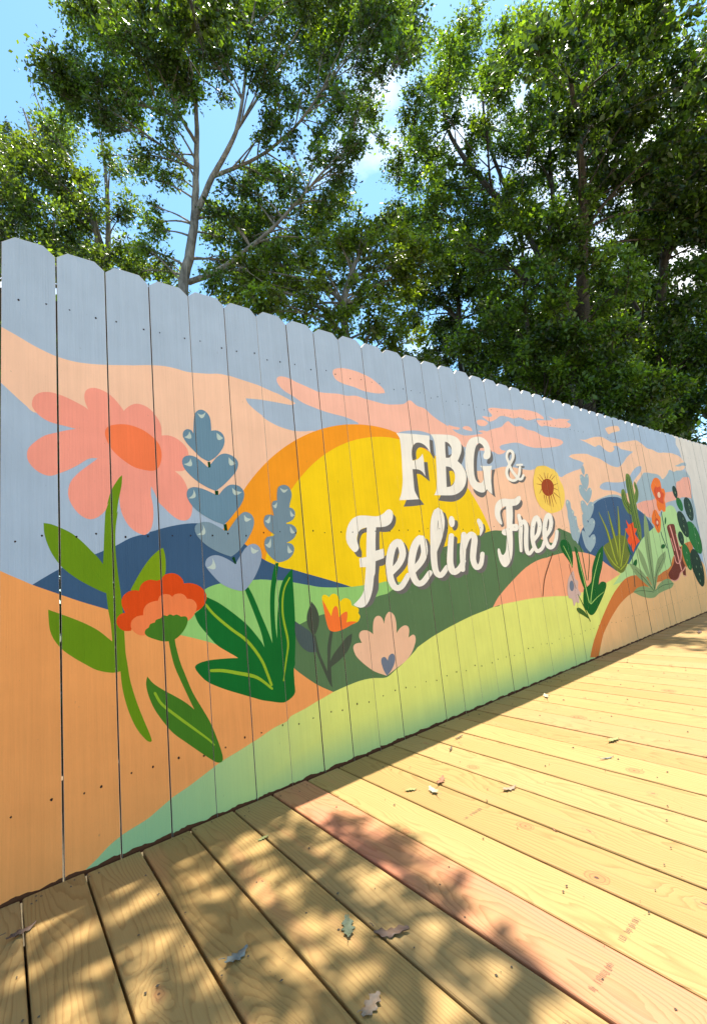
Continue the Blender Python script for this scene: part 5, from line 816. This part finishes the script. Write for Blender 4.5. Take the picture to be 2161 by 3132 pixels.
def leaves(P, D, size, rs, cols):
    """leaf blades at P growing along D; folded diamonds, random roll"""
    n = len(P)
    D = D/(np.linalg.norm(D, axis=1)[:, None]+1e-9)
    rv = rs.normal(size=(n, 3)); rv[:, 2] += 0.8
    W = np.cross(D, rv); W /= np.linalg.norm(W, axis=1)[:, None]+1e-9
    U = np.cross(W, D)
    s = size*np.clip(rs.lognormal(0, 0.36, n), 0.4, 2.2)[:, None]
    V = np.empty((n, 4, 3), np.float32)
    V[:, 0] = P; V[:, 2] = P + D*s
    V[:, 1] = P + D*s*0.52 + W*s*0.27 + U*s*0.08
    V[:, 3] = P + D*s*0.50 - W*s*0.27 + U*s*0.08
    C = np.repeat(cols, 4, axis=0)
    i = np.arange(n, dtype=np.int32)*4
    T = np.stack([i, i+1, i+2, i, i+2, i+3], 1).reshape(-1)
    return V.reshape(-1, 3), T, C
def crown_object(parts, parent):
    V = np.concatenate([p[0] for p in parts]); C = np.concatenate([p[2] for p in parts])
    T, o = [], 0
    for p in parts: T.append(p[1]+o); o += len(p[0])
    T = np.concatenate(T).astype(np.int32); nt_ = len(T)//3
    me = bpy.data.meshes.new('crown'); me.vertices.add(len(V)); me.vertices.foreach_set('co', V.astype(np.float32).ravel())
    me.loops.add(len(T)); me.loops.foreach_set('vertex_index', T)
    me.polygons.add(nt_); me.polygons.foreach_set('loop_start', np.arange(nt_, dtype=np.int32)*3)
    me.update(calc_edges=True)
    a = me.color_attributes.new('paint', 'FLOAT_COLOR', 'POINT'); a.data.foreach_set('color', C.astype(np.float32).ravel())
    me.materials.append(M_LEAF)
    ob = bpy.data.objects.new('crown', me); COL.objects.link(ob); ob.parent = parent
    return ob
NLEAF = [0]
def tree(name, label, stems, clumps, seed, reject=None, leaf=0.07, dens=1.0, green=(0.055, 0.105, 0.022), bark=None, spread=0.45, twigs=9, droop=0.0):
    """stems: polylines with radii; clumps: (centre, radius). Each clump hangs on a branch grown from the nearest stem."""
    r = random.Random(seed); rs = np.random.RandomState(seed); bark = bark or M_BARK
    base = stems[0][0][0]
    t = empty(name, (0, 0, 0)); tag(t, label, 'tree', 'trees behind the fence')
    V, Fc = [], []; nodes = []
    for pts, rad in stems:
        sm = []
        for k in range(len(pts)-1):
            a, b = pts[k], pts[k+1]; pa = pts[k-1] if k else a-(b-a); pb = pts[k+2] if k+2 < len(pts) else b+(b-a)
            for s in range(5):
                u = s/5
                ln = (b-a).length; ta = (b-pa)*0.5; tb = (pb-a)*0.5
                if ta.length > ln: ta *= ln/ta.length
                if tb.length > ln: tb *= ln/tb.length
                sm.append((a*(2*u**3-3*u*u+1)+ta*(u**3-2*u*u+u)+b*(-2*u**3+3*u*u)+tb*(u**3-u*u), rad[k]+(rad[k+1]-rad[k])*u))
        sm.append((pts[-1], rad[-1]))
        sm = [(p+Vector((r.uniform(-1, 1), r.uniform(-1, 1), 0))*ra*0.10, ra) for p, ra in sm]
        tube(V, Fc, [p for p, _ in sm], [x for _, x in sm], 9)
        nodes += sm
    parts = []
    clumps = sorted(clumps, key=lambda c: min((c[0]-p).length for p, _ in nodes))
    for c, cr_ in clumps:
        best = min(nodes, key=lambda nd: (c-nd[0]).length + max(0, nd[0].z-c.z+0.3)*1.6 + (0.0 if nd[1] > 0.02 else 0.6))
        a, ra = best; L_ = (c-a).length
        up = Vector((0, 0, 1))
        mid1 = a + (c-a)*0.3 + up*L_*0.10 + Vector((r.uniform(-1, 1), r.uniform(-1, 1), r.uniform(-.5, .5)))*L_*0.08
        mid2 = a + (c-a)*0.7 + up*L_*0.12 + Vector((r.uniform(-1, 1), r.uniform(-1, 1), r.uniform(-.5, .5)))*L_*0.08
        pts = bez(a, mid1, mid2, c, 7); r0 = min(ra*0.62, 0.012+0.014*L_); r1 = 0.006
        rad = [r0+(r1-r0)*(k/7)**0.8 for k in range(8)]
        tube(V, Fc, pts, rad, 5)
        nodes += [(pts[k], rad[k]) for k in (2, 4, 6)]
        tw = max(4, int(twigs*(0.6+cr_)))
        nl = int(dens*520*(cr_/0.7)**2); NLEAF[0] += nl
        P0, D0_ = [], []
        for q in range(tw):
            v = Vector((rs.normal(), rs.normal(), rs.normal()*0.75)); v = v.normalized()*cr_*(0.35+0.65*r.random()**0.5)
            e = c + v + Vector((0, 0, -droop*cr_)); st = pts[r.choice((4, 5, 6, 7))]
            tp = bez(st, st+(e-st)*0.35+up*0.06*cr_, st+(e-st)*0.75+up*0.08*cr_, e, 4)
            tube(V, Fc, tp, [0.0065, 0.005, 0.004, 0.003, 0.0015], 3)
            k = nl//tw
            tt = rs.uniform(0.25, 1.0, k)**0.7
            tpn = np.array([tuple(p) for p in tp])
            idx = np.clip((tt*4).astype(int), 0, 3); fr = (tt*4-idx)[:, None]
            pp = tpn[idx]*(1-fr)+tpn[idx+1]*fr + rs.normal(size=(k, 3))*cr_*spread*0.42*(0.35+tt[:, None])
            dd = rs.normal(size=(k, 3))*0.8 + np.array(tuple((e-st).normalized()))*0.7; dd[:, 2] -= 0.25
            P0.append(pp); D0_.append(dd)
        P0 = np.concatenate(P0); D0_ = np.concatenate(D0_)
        if reject is not None:
            kp = ~reject(P0 + D0_/np.linalg.norm(D0_, axis=1)[:, None]*leaf*0.5); P0, D0_ = P0[kp], D0_[kp]
        k = len(P0)
        tint = r.random(); bright = r.uniform(0.6, 1.35)
        base_c = np.array(green)*0.66*bright*np.array([1+0.5*max(0, tint-0.7)/0.3, 1+0.3*max(0, tint-0.7)/0.3, 1.0])
        v = 0.32+1.25*rs.uniform(0, 1, (k, 1))**1.3; yl = (rs.uniform(0, 1, (k, 1)) > 0.93)
        cc = base_c[None, :]*v; cc = np.where(yl, cc*np.array([1.8, 1.75, 0.9]), cc)
        parts.append(leaves(P0, D0_, leaf, rs, np.concatenate([cc, np.ones((k, 1))], 1)))
    crown_object(parts, t)
    mesh_obj('trunk', V, Fc, bark, t, smooth=True)
    return t
def inside(poly, x, y):
    c = False; j = len(poly)-1
    for i in range(len(poly)):
        if (poly[i][1] > y) != (poly[j][1] > y) and x < (poly[j][0]-poly[i][0])*(y-poly[i][1])/(poly[j][1]-poly[i][1])+poly[i][0]: c = not c
        j = i
    return c
def fill(poly, step, d, dd, rpx, seed, holes=(), keep=1.0):
    """scatter clumps through the part of a crown that spans this outline, at depths d +- dd"""
    r = random.Random(seed); out = []
    xs = [p[0] for p in poly]; ys = [p[1] for p in poly]
    y = min(ys)
    while y < max(ys):
        x = min(xs)
        while x < max(xs):
            qx, qy = x+r.uniform(-.45, .45)*step, y+r.uniform(-.45, .45)*step
            x += step
            if not inside(poly, qx, qy) or r.random() > keep: continue
            if any((qx-h[0])**2+(qy-h[1])**2 < h[2]**2 for h in holes): continue
            di = d+r.uniform(-dd, dd)
            c = at(qx, qy, di); out.append((c, rpx*r.uniform(0.75, 1.25)/1390*(c-CAM).length))
        y += step
    return out
def ground_at(px, py, d, z=-0.4):
    p = at(px, py, d); return Vector((p.x, p.y, z))
def stem(pxs, d, rads, root=True):
    pts = [at(x, y, dd) for x, y, dd in pxs]
    if root:
        b = pts[0]; pts = [Vector((b.x+(b.x-pts[1].x)*0.6, b.y, -0.4))]+pts; rads = [rads[0]*1.35]+rads
    return pts, rads

HOLES = [(1190, 280, 30), (1120, 390, 16), (1010, 540, 38), (1060, 700, 26), (930, 400, 22), (700, 470, 40), (520, 560, 40), (640, 480, 36), (450, 420, 32), (420, 660, 30), (1640, 590, 22), (2060, 250, 40), (1990, 760, 34), (2075, 830, 40), (1510, 850, 20), (2010, 400, 34), (640, 830, 24), (1335, 70, 58), (1330, 170, 30), (1430, -30, 40)]

# left tree, pale branching trunk above the fourth picket
d = 8.0
st = [stem([(559, 898, d), (582, 767, d), (595, 668, d), (600, 519, d), (602, 406, d), (600, 293, d-.2), (620, 150, d-.4), (650, 0, d-.6)], d, [.095, .085, .075, .055, .045, .034, .026, .015]),
      stem([(595, 668, d), (650, 540, d-.2), (695, 460, d-.4), (722, 400, d-.5), (745, 280, d-.6), (760, 120, d-.8), (790, -40, d-1)], d, [.06, .052, .045, .037, .03, .022, .014], False),
      stem([(602, 440, d), (555, 361, d-.3), (496, 235, d-.5), (428, 149, d-.7), (380, 40, d-.8)], d, [.036, .028, .021, .016, .010], False),
      stem([(555, 361, d-.3), (470, 330, d-.2), (352, 302, d), (260, 250, d)], d, [.03, .024, .018, .01], False),
      stem([(650, 540, d-.2), (788, 480, d-.2), (900, 390, d-.3), (990, 270, d-.4), (1080, 160, d-.5), (1171, 80, d-.6)], d, [.038, .031, .026, .02, .014, .008], False),
      stem([(722, 400, d-.5), (800, 280, d-.5), (880, 150, d-.5), (950, 20, d-.5)], d, [.03, .022, .016, .01], False),
      stem([(577, 862, d), (654, 834, d-.3), (720, 789, d-.5), (840, 690, d-.6), (960, 560, d-.7), (1080, 470, d-.8)], d, [.055, .048, .04, .03, .02, .01], False)]
cl = fill([(175, -60), (700, -60), (720, 120), (640, 260), (560, 300), (470, 190), (390, 130), (250, 110), (195, 40)], 58, d-.4, .8, 42, 21, HOLES)
cl += fill([(140, 190), (270, 175), (350, 240), (400, 330), (350, 400), (280, 370), (200, 310), (150, 250)], 50, d, .5, 38, 22)
cl += fill([(360, 120), (560, 260), (580, 330), (540, 420), (440, 430), (380, 340)], 58, d, .6, 34, 23, HOLES, .8)
cl += fill([(700, -60), (1270, -60), (1310, 180), (1240, 220), (1120, 200), (1000, 260), (900, 240), (760, 230)], 60, d-.5, 1.0, 42, 24, HOLES, .95)
cl += fill([(760, 230), (1000, 260), (1190, 220), (1210, 420), (1150, 540), (1000, 500), (860, 440), (760, 400)], 50, d-.3, .9, 30, 25, HOLES, .84)
cl += fill([(640, 580), (740, 470), (960, 500), (1120, 540), (1120, 740), (940, 760), (820, 800), (690, 740)], 54, d, .8, 38, 26, HOLES, .9)
cl += fill([(390, 690), (540, 640), (560, 760), (520, 850), (380, 830)], 56, d+.2, .5, 32, 27, HOLES, .8)
cl += fill([(640, 300), (740, 260), (760, 420), (660, 420)], 60, d, .5, 26, 28, HOLES, .6)
cl += fill([(430, 420), (560, 440), (570, 640), (480, 700), (420, 560)], 58, d+.3, .5, 28, 29, (), .62)
cl += fill([(620, 640), (760, 640), (900, 720), (1000, 900), (860, 930), (740, 860), (640, 790)], 56, d+.6, .6, 36, 30, (), .85)
cl += fill([(590, 820), (760, 860), (900, 930), (900, 1010), (740, 980), (600, 930)], 50, d-.4, .4, 32, 32, (), .8)
tree('oak_tree', 'tall oak with pale forked trunk rising behind the fence, left of the lettering', st, cl, 31, leaf=0.058, dens=5.4, green=(0.090, 0.165, 0.026), twigs=20)

# smaller many-stemmed tree at the left edge
d = 10.5
st = [stem([(330, 880, d), (290, 690, d), (253, 600, d), (215, 490, d), (150, 390, d)], d, [.10, .07, .05, .03, .015]),
      stem([(290, 690, d), (190, 560, d+.2), (110, 440, d+.3), (70, 330, d+.3)], d, [.06, .045, .03, .012], False),
      stem([(330, 880, d), (330, 640, d), (318, 480, d), (300, 380, d)], d, [.07, .05, .03, .012], False),
      stem([(253, 600, d), (160, 520, d), (60, 460, d), (0, 430, d)], d, [.035, .03, .02, .01], False)]
cl = fill([(-160, 470), (30, 380), (90, 400), (210, 340), (260, 470), (310, 560), (290, 760), (340, 850), (-160, 860)], 52, d, 1.2, 38, 41, [(250, 500, 26)], .95)
cl += fill([(310, 430), (460, 440), (470, 660), (320, 720)], 54, d, .8, 33, 42, HOLES, .8)
cl += fill([(270, 760), (420, 740), (520, 820), (430, 860), (280, 850)], 56, d-1.5, .5, 36, 43)
cl += fill([(60, 720), (300, 780), (560, 800), (570, 900), (300, 870), (60, 830)], 50, d-1, .5, 34, 45, (), .9)
st += [stem([(150, 390, d), (112, 300, d), (98, 245, d), (84, 190, d)], d, [.014, .010, .006, .003], False), stem([(112, 300, d), (100, 285, d), (92, 300, d)], d, [.006, .004, .002], False), stem([(98, 400, d), (80, 345, d), (60, 345, d)], d, [.010, .006, .002], False), stem([(150, 390, d), (128, 310, d), (124, 280, d)], d, [.008, .005, .002], False)]
tree('oak_tree', 'loose many-stemmed oak at the left edge, behind the tallest-looking pickets', st, cl, 44, leaf=0.062, dens=4.8, green=(0.105, 0.175, 0.034), twigs=18)

# big dense oak right of centre
d = 9.5
st = [stem([(1735, 1060, d), (1700, 930, d), (1655, 800, d), (1600, 690, d), (1540, 560, d), (1490, 420, d), (1470, 250, d)], d, [.075, .07, .064, .054, .042, .032, .018]),
      stem([(1655, 800, d), (1690, 640, d), (1680, 480, d), (1700, 320, d), (1740, 150, d)], d, [.055, .046, .036, .026, .014], False),
      stem([(1600, 690, d), (1480, 560, d-.3), (1380, 420, d-.5), (1340, 280, d-.6)], d, [.08, .06, .04, .02], False),
      stem([(1655, 800, d), (1800, 640, d), (1890, 470, d), (1930, 300, d)], d, [.09, .07, .05, .02], False),
      stem([(1610, 980, d-.5), (1600, 830, d-.5), (1590, 640, d-.4)], d, [.036, .032, .02])]
cl = fill([(1200, 420), (1290, 210), (1370, 60), (1440, 20), (1500, 110), (1580, 60), (1700, 20), (1820, 0), (2010, -60), (2060, 120), (2030, 330), (1960, 480), (1900, 640), (1960, 800), (1930, 1000), (1980, 1150), (1500, 1110), (1450, 900), (1280, 760), (1160, 620)], 54, d, 1.8, 36, 51, HOLES, .88)
cl += fill([(1560, 640), (1720, 620), (1780, 900), (1800, 1090), (1660, 1060)], 62, d-1.4, .3, 38, 53, (), .8)
cl += fill([(1380, 960), (1560, 940), (1800, 1030), (2050, 1180), (2060, 1330), (1800, 1270), (1560, 1200), (1400, 1120)], 54, d-1.0, .5, 40, 54, (), .85)
tree('oak_tree', 'largest dense dark green oak, its crown rising behind the lettering', st, cl, 52, leaf=0.062, dens=5.8, green=(0.095, 0.175, 0.024), bark=M_BARKD, twigs=12)

# dark thicket of lower trees behind the middle of the fence
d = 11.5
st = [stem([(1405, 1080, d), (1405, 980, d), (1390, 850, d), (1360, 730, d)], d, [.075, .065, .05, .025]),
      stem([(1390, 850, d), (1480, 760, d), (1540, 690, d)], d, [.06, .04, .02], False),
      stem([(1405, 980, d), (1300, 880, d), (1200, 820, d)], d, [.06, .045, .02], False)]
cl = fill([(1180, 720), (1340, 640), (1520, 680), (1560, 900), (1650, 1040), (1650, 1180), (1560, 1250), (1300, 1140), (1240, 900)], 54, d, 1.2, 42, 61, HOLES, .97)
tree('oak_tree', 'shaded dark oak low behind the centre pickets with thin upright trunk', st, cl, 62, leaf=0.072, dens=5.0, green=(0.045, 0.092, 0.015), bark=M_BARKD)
d = 7.2
st = [stem([(1060, 1040, d), (1050, 930, d), (1080, 820, d), (1120, 740, d)], d, [.07, .06, .04, .02]),
      stem([(1050, 930, d), (960, 830, d), (880, 760, d)], d, [.045, .03, .015], False)]
cl = fill([(720, 800), (860, 740), (960, 760), (1020, 700), (1120, 660), (1250, 700), (1330, 800), (1260, 960), (1350, 1160), (1180, 1120), (960, 1060), (800, 1000), (700, 940), (660, 860)], 52, d, .8, 42, 63, HOLES, .97)
tree('young_oak', 'bright yellow-green young oak just behind the fence, left of centre', st, cl, 64, leaf=0.058, dens=5.6, green=(0.125, 0.195, 0.020))

# trees running off to the right
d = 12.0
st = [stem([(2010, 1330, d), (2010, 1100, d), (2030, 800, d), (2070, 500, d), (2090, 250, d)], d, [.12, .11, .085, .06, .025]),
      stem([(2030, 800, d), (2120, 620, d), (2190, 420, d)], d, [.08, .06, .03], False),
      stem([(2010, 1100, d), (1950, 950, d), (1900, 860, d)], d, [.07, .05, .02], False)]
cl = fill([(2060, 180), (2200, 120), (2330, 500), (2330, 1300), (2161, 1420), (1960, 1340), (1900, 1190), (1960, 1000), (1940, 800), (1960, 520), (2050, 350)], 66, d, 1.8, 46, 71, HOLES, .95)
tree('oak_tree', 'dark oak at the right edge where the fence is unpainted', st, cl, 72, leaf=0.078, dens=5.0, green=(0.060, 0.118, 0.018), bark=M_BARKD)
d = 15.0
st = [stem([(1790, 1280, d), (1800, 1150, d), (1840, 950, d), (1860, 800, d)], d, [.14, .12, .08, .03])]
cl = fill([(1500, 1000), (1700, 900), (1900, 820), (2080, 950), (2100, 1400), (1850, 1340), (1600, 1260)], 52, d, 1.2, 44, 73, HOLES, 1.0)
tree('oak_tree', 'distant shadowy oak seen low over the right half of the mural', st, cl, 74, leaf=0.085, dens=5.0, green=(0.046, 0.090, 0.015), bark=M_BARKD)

# oak limb reaching over the fence, high above the frame: it dapples the near end of the deck
def over(x, y, z): return Vector((x, y, 0)) + SUN*(z/SUN.z)
st = [([Vector((-3.0, 1.5, -0.4)), Vector((-2.8, 1.4, 2.0)), Vector((-2.2, 1.1, 3.7)), Vector((-1.0, .6, 4.6)), Vector((0.3, 0.2, 5.2)), Vector((1.4, 0.1, 5.6))], [.19, .15, .12, .08, .05, .02]),
      ([Vector((0.3, 0.2, 5.2)), Vector((0.9, 0.9, 6.2)), Vector((1.2, 1.8, 6.4))], [.04, .03, .02])]
orr = random.Random(5); cl = []
SPOTS = np.array([(0.146, -0.272, 0.042), (0.163, -0.414, 0.032), (0.217, -0.405, 0.036), (0.281, -0.464, 0.044), (0.391, -0.384, 0.042), (0.397, -0.264, 0.039), (0.067, -0.327, 0.029), (0.112, -0.481, 0.034), (0.206, -0.576, 0.029), (0.028, -0.328, 0.024), (0.089, -0.214, 0.026),
         (0.565, -0.24, 0.065), (0.533, -0.418, 0.048), (0.54, -0.506, 0.039), (0.713, -0.406, 0.050), (0.679, -0.619, 0.044), (0.69, -0.729, 0.034), (0.524, -0.615, 0.039), (0.534, -0.731, 0.042), (0.446, -0.688, 0.034), (0.506, -0.852, 0.030), (0.685, -0.809, 0.033), (0.622, -0.49, 0.028), (0.3, -.75, .04), (.36, -.88, .04), (.6, -.95, .05)])
def in_gap(P):
    """where the sun's rays through this canopy must reach the boards: leaves cut away to shape the dapples"""
    q = P[:, :2] - np.array(SUN[:2])[None, :]*(P[:, 2:3]/SUN.z)
    d2 = ((q[:, None, :]-SPOTS[None, :, :2])**2).sum(2)
    g1 = (d2 < (SPOTS[None, :, 2]*1.05)**2).any(1)
    edge = q[:, 0] > 0.86-0.30*np.maximum(0, -0.62-q[:, 1])-0.75*np.maximum(0, q[:, 1]+0.40)+0.05*np.sin(q[:, 1]*31)
    return (g1 | edge) & (P[:, 2] < 6) & (q[:, 1] > -1.6)
y = -1.35
while y < -0.12:
    x = -0.6
    while x < 0.92:
        qx, qy = x+orr.uniform(-.03, .03), y+orr.uniform(-.03, .03); x += 0.075
        if qx > 0.92-0.30*max(0, -0.62-qy)-0.75*max(0, qy+0.40): continue
        cl.append((over(qx, qy, 4.2+3*max(0, qy+.5)+orr.uniform(-.2, .2)), orr.uniform(.045, .06)))
    y += 0.075
for k in range(150):  # out-of-view leaf mass, added to darken the near lower end of the fence
    x, y = orr.uniform(-2.6, -.5), orr.uniform(-2.4, .2)
    cl.append((over(x, y, 5.0+orr.uniform(-.5, .5)), orr.uniform(.10, .18)))
# the sprays of this oak that hang into the top of the picture
for px, py in ((540, -40), (600, 20), (560, 90), (640, 60), (690, 0), (620, 150), (590, 225), (480, 30), (410, -20), (330, 10), (700, 90), (760, -20), (240, -10)):
    cl.append((at(px, py, 3.9+orr.uniform(-.3, .3)), orr.uniform(.15, .2)))
tree('overhanging_oak', 'oak whose high limb reaches over the near end of the deck and dapples the boards', st, cl, 81, reject=in_gap, leaf=0.052, dens=8.0, green=(0.062, 0.115, 0.018), bark=M_BARKD, twigs=5)
# canopy that shades the far end of the deck
st = [([Vector((9.5, 2.4, -0.4)), Vector((9.4, 2.4, 3.0)), Vector((8.9, 1.9, 5.5)), Vector((8.0, 1.2, 7.0)), Vector((6.6, .6, 7.6))], [.2, .17, .12, .07, .03])]
cl = []
for x in np.arange(4.0, 11.0, .5):
    for y in (-.1, -.6, -1.1, -1.7, -2.3):
        cl.append((over(x+orr.uniform(-.2, .2)+(0.5 if y < -.8 else 0), y+orr.uniform(-.2, .2), 7.2+orr.uniform(-.8, .8)), 0.30+orr.random()*0.15))
tree('overhanging_oak', 'oak limb over the far end of the deck, shading the last boards', st, cl, 82, leaf=0.085, dens=3.0, green=(0.055, 0.105, 0.02), bark=M_BARKD, twigs=5)

# undergrowth behind the fence, added to block the bright sky in the gaps between pickets
us = np.random.RandomState(4); k = 80000
P0 = np.stack([us.uniform(-4, 12, k), us.uniform(2.0, 4.4, k), -0.36+3.0*us.uniform(0, 1, k)**0.85], 1)
cc = np.array([0.045, 0.085, 0.018])[None, :]*us.uniform(.5, 1.5, (k, 1))
e = 16000; P1 = np.stack([us.uniform(-.6, 2.4, e), us.uniform(2.0, 3.0, e), us.uniform(1.0, 2.9, e)], 1); P0 = np.concatenate([P0, P1]); k = len(P0)
cc = np.array([0.035, 0.07, 0.015])[None, :]*us.uniform(.5, 1.5, (k, 1))
ug = crown_object([leaves(P0, us.normal(size=(k, 3)), 0.11, us, np.concatenate([cc, np.ones((k, 1))], 1))], None); ug.name = 'undergrowth'
tag(ug, 'dark leafy undergrowth added to darken the gaps between the pickets', 'undergrowth', kind='stuff')
print('leaves', NLEAF)

# ------------------------------------------------------------------ fallen leaves on the boards
def fallen(label, x, y, size, rot, color, curl=0.5, wide=0.5, lobes=4, tilt=0.0, seed=0, twist=0.0, z=0.002, stemlen=0.25, name='fallen_leaf'):
    r = random.Random(seed); n = 14; V, Fc = [], []
    for k in range(n+1):
        t = k/n
        w = wide*size*(math.sin(math.pi*min(1, t*0.93+0.05))**0.75)*(0.72+0.28*math.cos(2*math.pi*lobes*t+0.8))*r.uniform(.9, 1.08)
        zc = size*curl*0.10*(2*t-1)**2 + r.uniform(-.01, .01)*size
        for s in (-1, -.5, 0, .5, 1):
            ww = w*0.5*s
            V.append(((t-0.5)*size, ww, zc + size*curl*0.3*(s*s)*wide*(0.3+0.3*math.sin(4*t+seed)) + size*0.025*math.sin(9*t+seed+3*s) + twist*size*s*(t-.5)))
    for k in range(n):
        for s in range(4):
            a = k*5+s; Fc.append((a, a+1, a+6, a+5))
    b = len(V)                                           # leaf stalk
    sp = [Vector((-0.5*size - stemlen*size*u, 0.05*size*math.sin(3*u), size*curl*0.35*(1+u*.4))) for u in (0, .4, .8, 1)]
    tube(V, Fc, sp, [size*.018, size*.014, size*.012, size*.009], 4)
    zm = min(v[2] for v in V)
    V = [(v[0], v[1], v[2]-zm) for v in V]
    o = mesh_obj(name, V, Fc, LEAFM[color], smooth=True)
    md = o.modifiers.new('thick', 'SOLIDIFY'); md.thickness = 0.0006
    o.location = (x, y, z); o.rotation_euler = (tilt, 0, R(rot))
    tag(o, label, 'leaf', 'leaves fallen on the deck'); return o
LEAFM = {'brown': mat_plain('dry_leaf_brown', (0.11, 0.065, 0.042)), 'grey': mat_plain('dry_leaf_grey', (0.15, 0.16, 0.14)), 'green': mat_plain('leaf_dull_green', (0.10, 0.12, 0.07)),
         'tan': mat_plain('dry_leaf_tan', (0.24, 0.17, 0.11)), 'pale': mat_plain('leaf_pale_green', (0.20, 0.21, 0.07)), 'white': mat_plain('leaf_bleached', (0.36, 0.32, 0.21)),
         'red': mat_plain('dry_leaf_red', (0.24, 0.10, 0.05)), 'dark': mat_plain('leaf_crumbs', (0.07, 0.05, 0.03))}
fallen('curled brown leaf with long stalk beside the first picket', 0.044, -0.165, 0.060, 20, 'brown', 0.9, .42, seed=1, stemlen=.9)
fallen('small grey oak leaf lying belly up on a shaded board', 0.375, -0.589, 0.052, 10, 'grey', 0.7, .55, seed=2)
fallen('dull green oak leaf in the dappled shade beside a board gap', 0.575, -0.690, 0.058, 58, 'green', 0.5, .55, seed=3, stemlen=.2)
fallen('long dark brown crumpled leaf right of the green leaf', 0.630, -0.765, 0.072, -38, 'brown', 0.6, .42, seed=4, stemlen=.1)
fallen('pale tan curled leaf nearest the bottom edge', 0.500, -0.857, 0.050, 15, 'tan', 0.7, .62, seed=5)
fallen('tiny pale green leaf in a gap by the fence shadow', 0.604, -0.242, 0.034, 5, 'pale', 0.4, .45, seed=6)
fallen('small pale green leaf lying flat in full sun left of the bleached leaf', 1.081, -0.363, 0.042, -30, 'pale', 0.3, .5, seed=7)
fallen('bleached white leaf with dark stalk on the sunlit boards', 1.122, -0.424, 0.052, 70, 'white', 0.6, .6, seed=8, stemlen=.7)
fallen('reddish brown leaf just behind the bleached leaf', 1.190, -0.398, 0.060, 25, 'red', 0.5, .45, seed=9)
fallen('shrivelled dark leaf at the middle of the sunlit boards near the fence', 1.421, -0.245, 0.045, 30, 'dark', 0.6, .22, seed=10)
fallen('thin dark leaf at the edge of the fence shadow, under the shell flower', 1.535, -0.192, 0.050, 0, 'dark', 0.5, .18, seed=11)
fallen('white star-like leaf scrap on the fence shadow line', 2.245, -0.180, 0.075, 40, 'white', 0.5, .4, seed=12, stemlen=.7)
fallen('green and white leaf lying across a far board gap', 1.851, -0.681, 0.060, -10, 'pale', 0.6, .5, seed=13)
fallen('thin grey twig-like leaf on the far sunlit boards', 1.678, -0.732, 0.055, -25, 'grey', 0.4, .16, seed=14)
fallen('pinkish tan crinkled leaf beside a gap in full sun', 1.285, -0.602, 0.050, -20, 'tan', 0.5, .5, seed=15)
fallen('brown leaf tip standing up out of a board gap', 1.171, -0.816, 0.026, 60, 'red', 0.5, .8, seed=16, z=-0.004, tilt=0.9, stemlen=.05)
fallen('brown leaf far off by the fence foot where shade begins', 4.35, -0.28, 0.09, 10, 'brown', 0.6, .4, seed=17)
fallen('dark leaf in the far shade near the right edge', 4.75, -0.55, 0.10, -15, 'dark', 0.6, .3, seed=18)
# crumbs of bark and leaf: too many and too small to count
V, Fc = [], []; dr = random.Random(9)
for k in range(420):
    if k < 150: x, y = dr.uniform(-.5, 6), -0.02-abs(dr.gauss(0, .02))
    else: x, y = dr.uniform(-.1, 3.6), dr.uniform(-1.3, -.03)
    s = dr.uniform(0.0012, 0.0042)*(1.4 if x > 1.5 else 1); an = dr.uniform(0, 6.3); b = len(V)
    for q in range(4):
        V.append((x+s*math.cos(an+q*1.57)*dr.uniform(.4, 1.2), y+s*math.sin(an+q*1.57)*dr.uniform(.4, 1.2), 0.0022))
    V.append((x, y, 0.0022+s*.6)); Fc += [(b, b+1, b+4), (b+1, b+2, b+4), (b+2, b+3, b+4), (b+3, b, b+4)]
tag(mesh_obj('debris', V, Fc, LEAFM['dark']), 'fine crumbs of bark and leaf scattered over the boards', 'debris', kind='stuff')
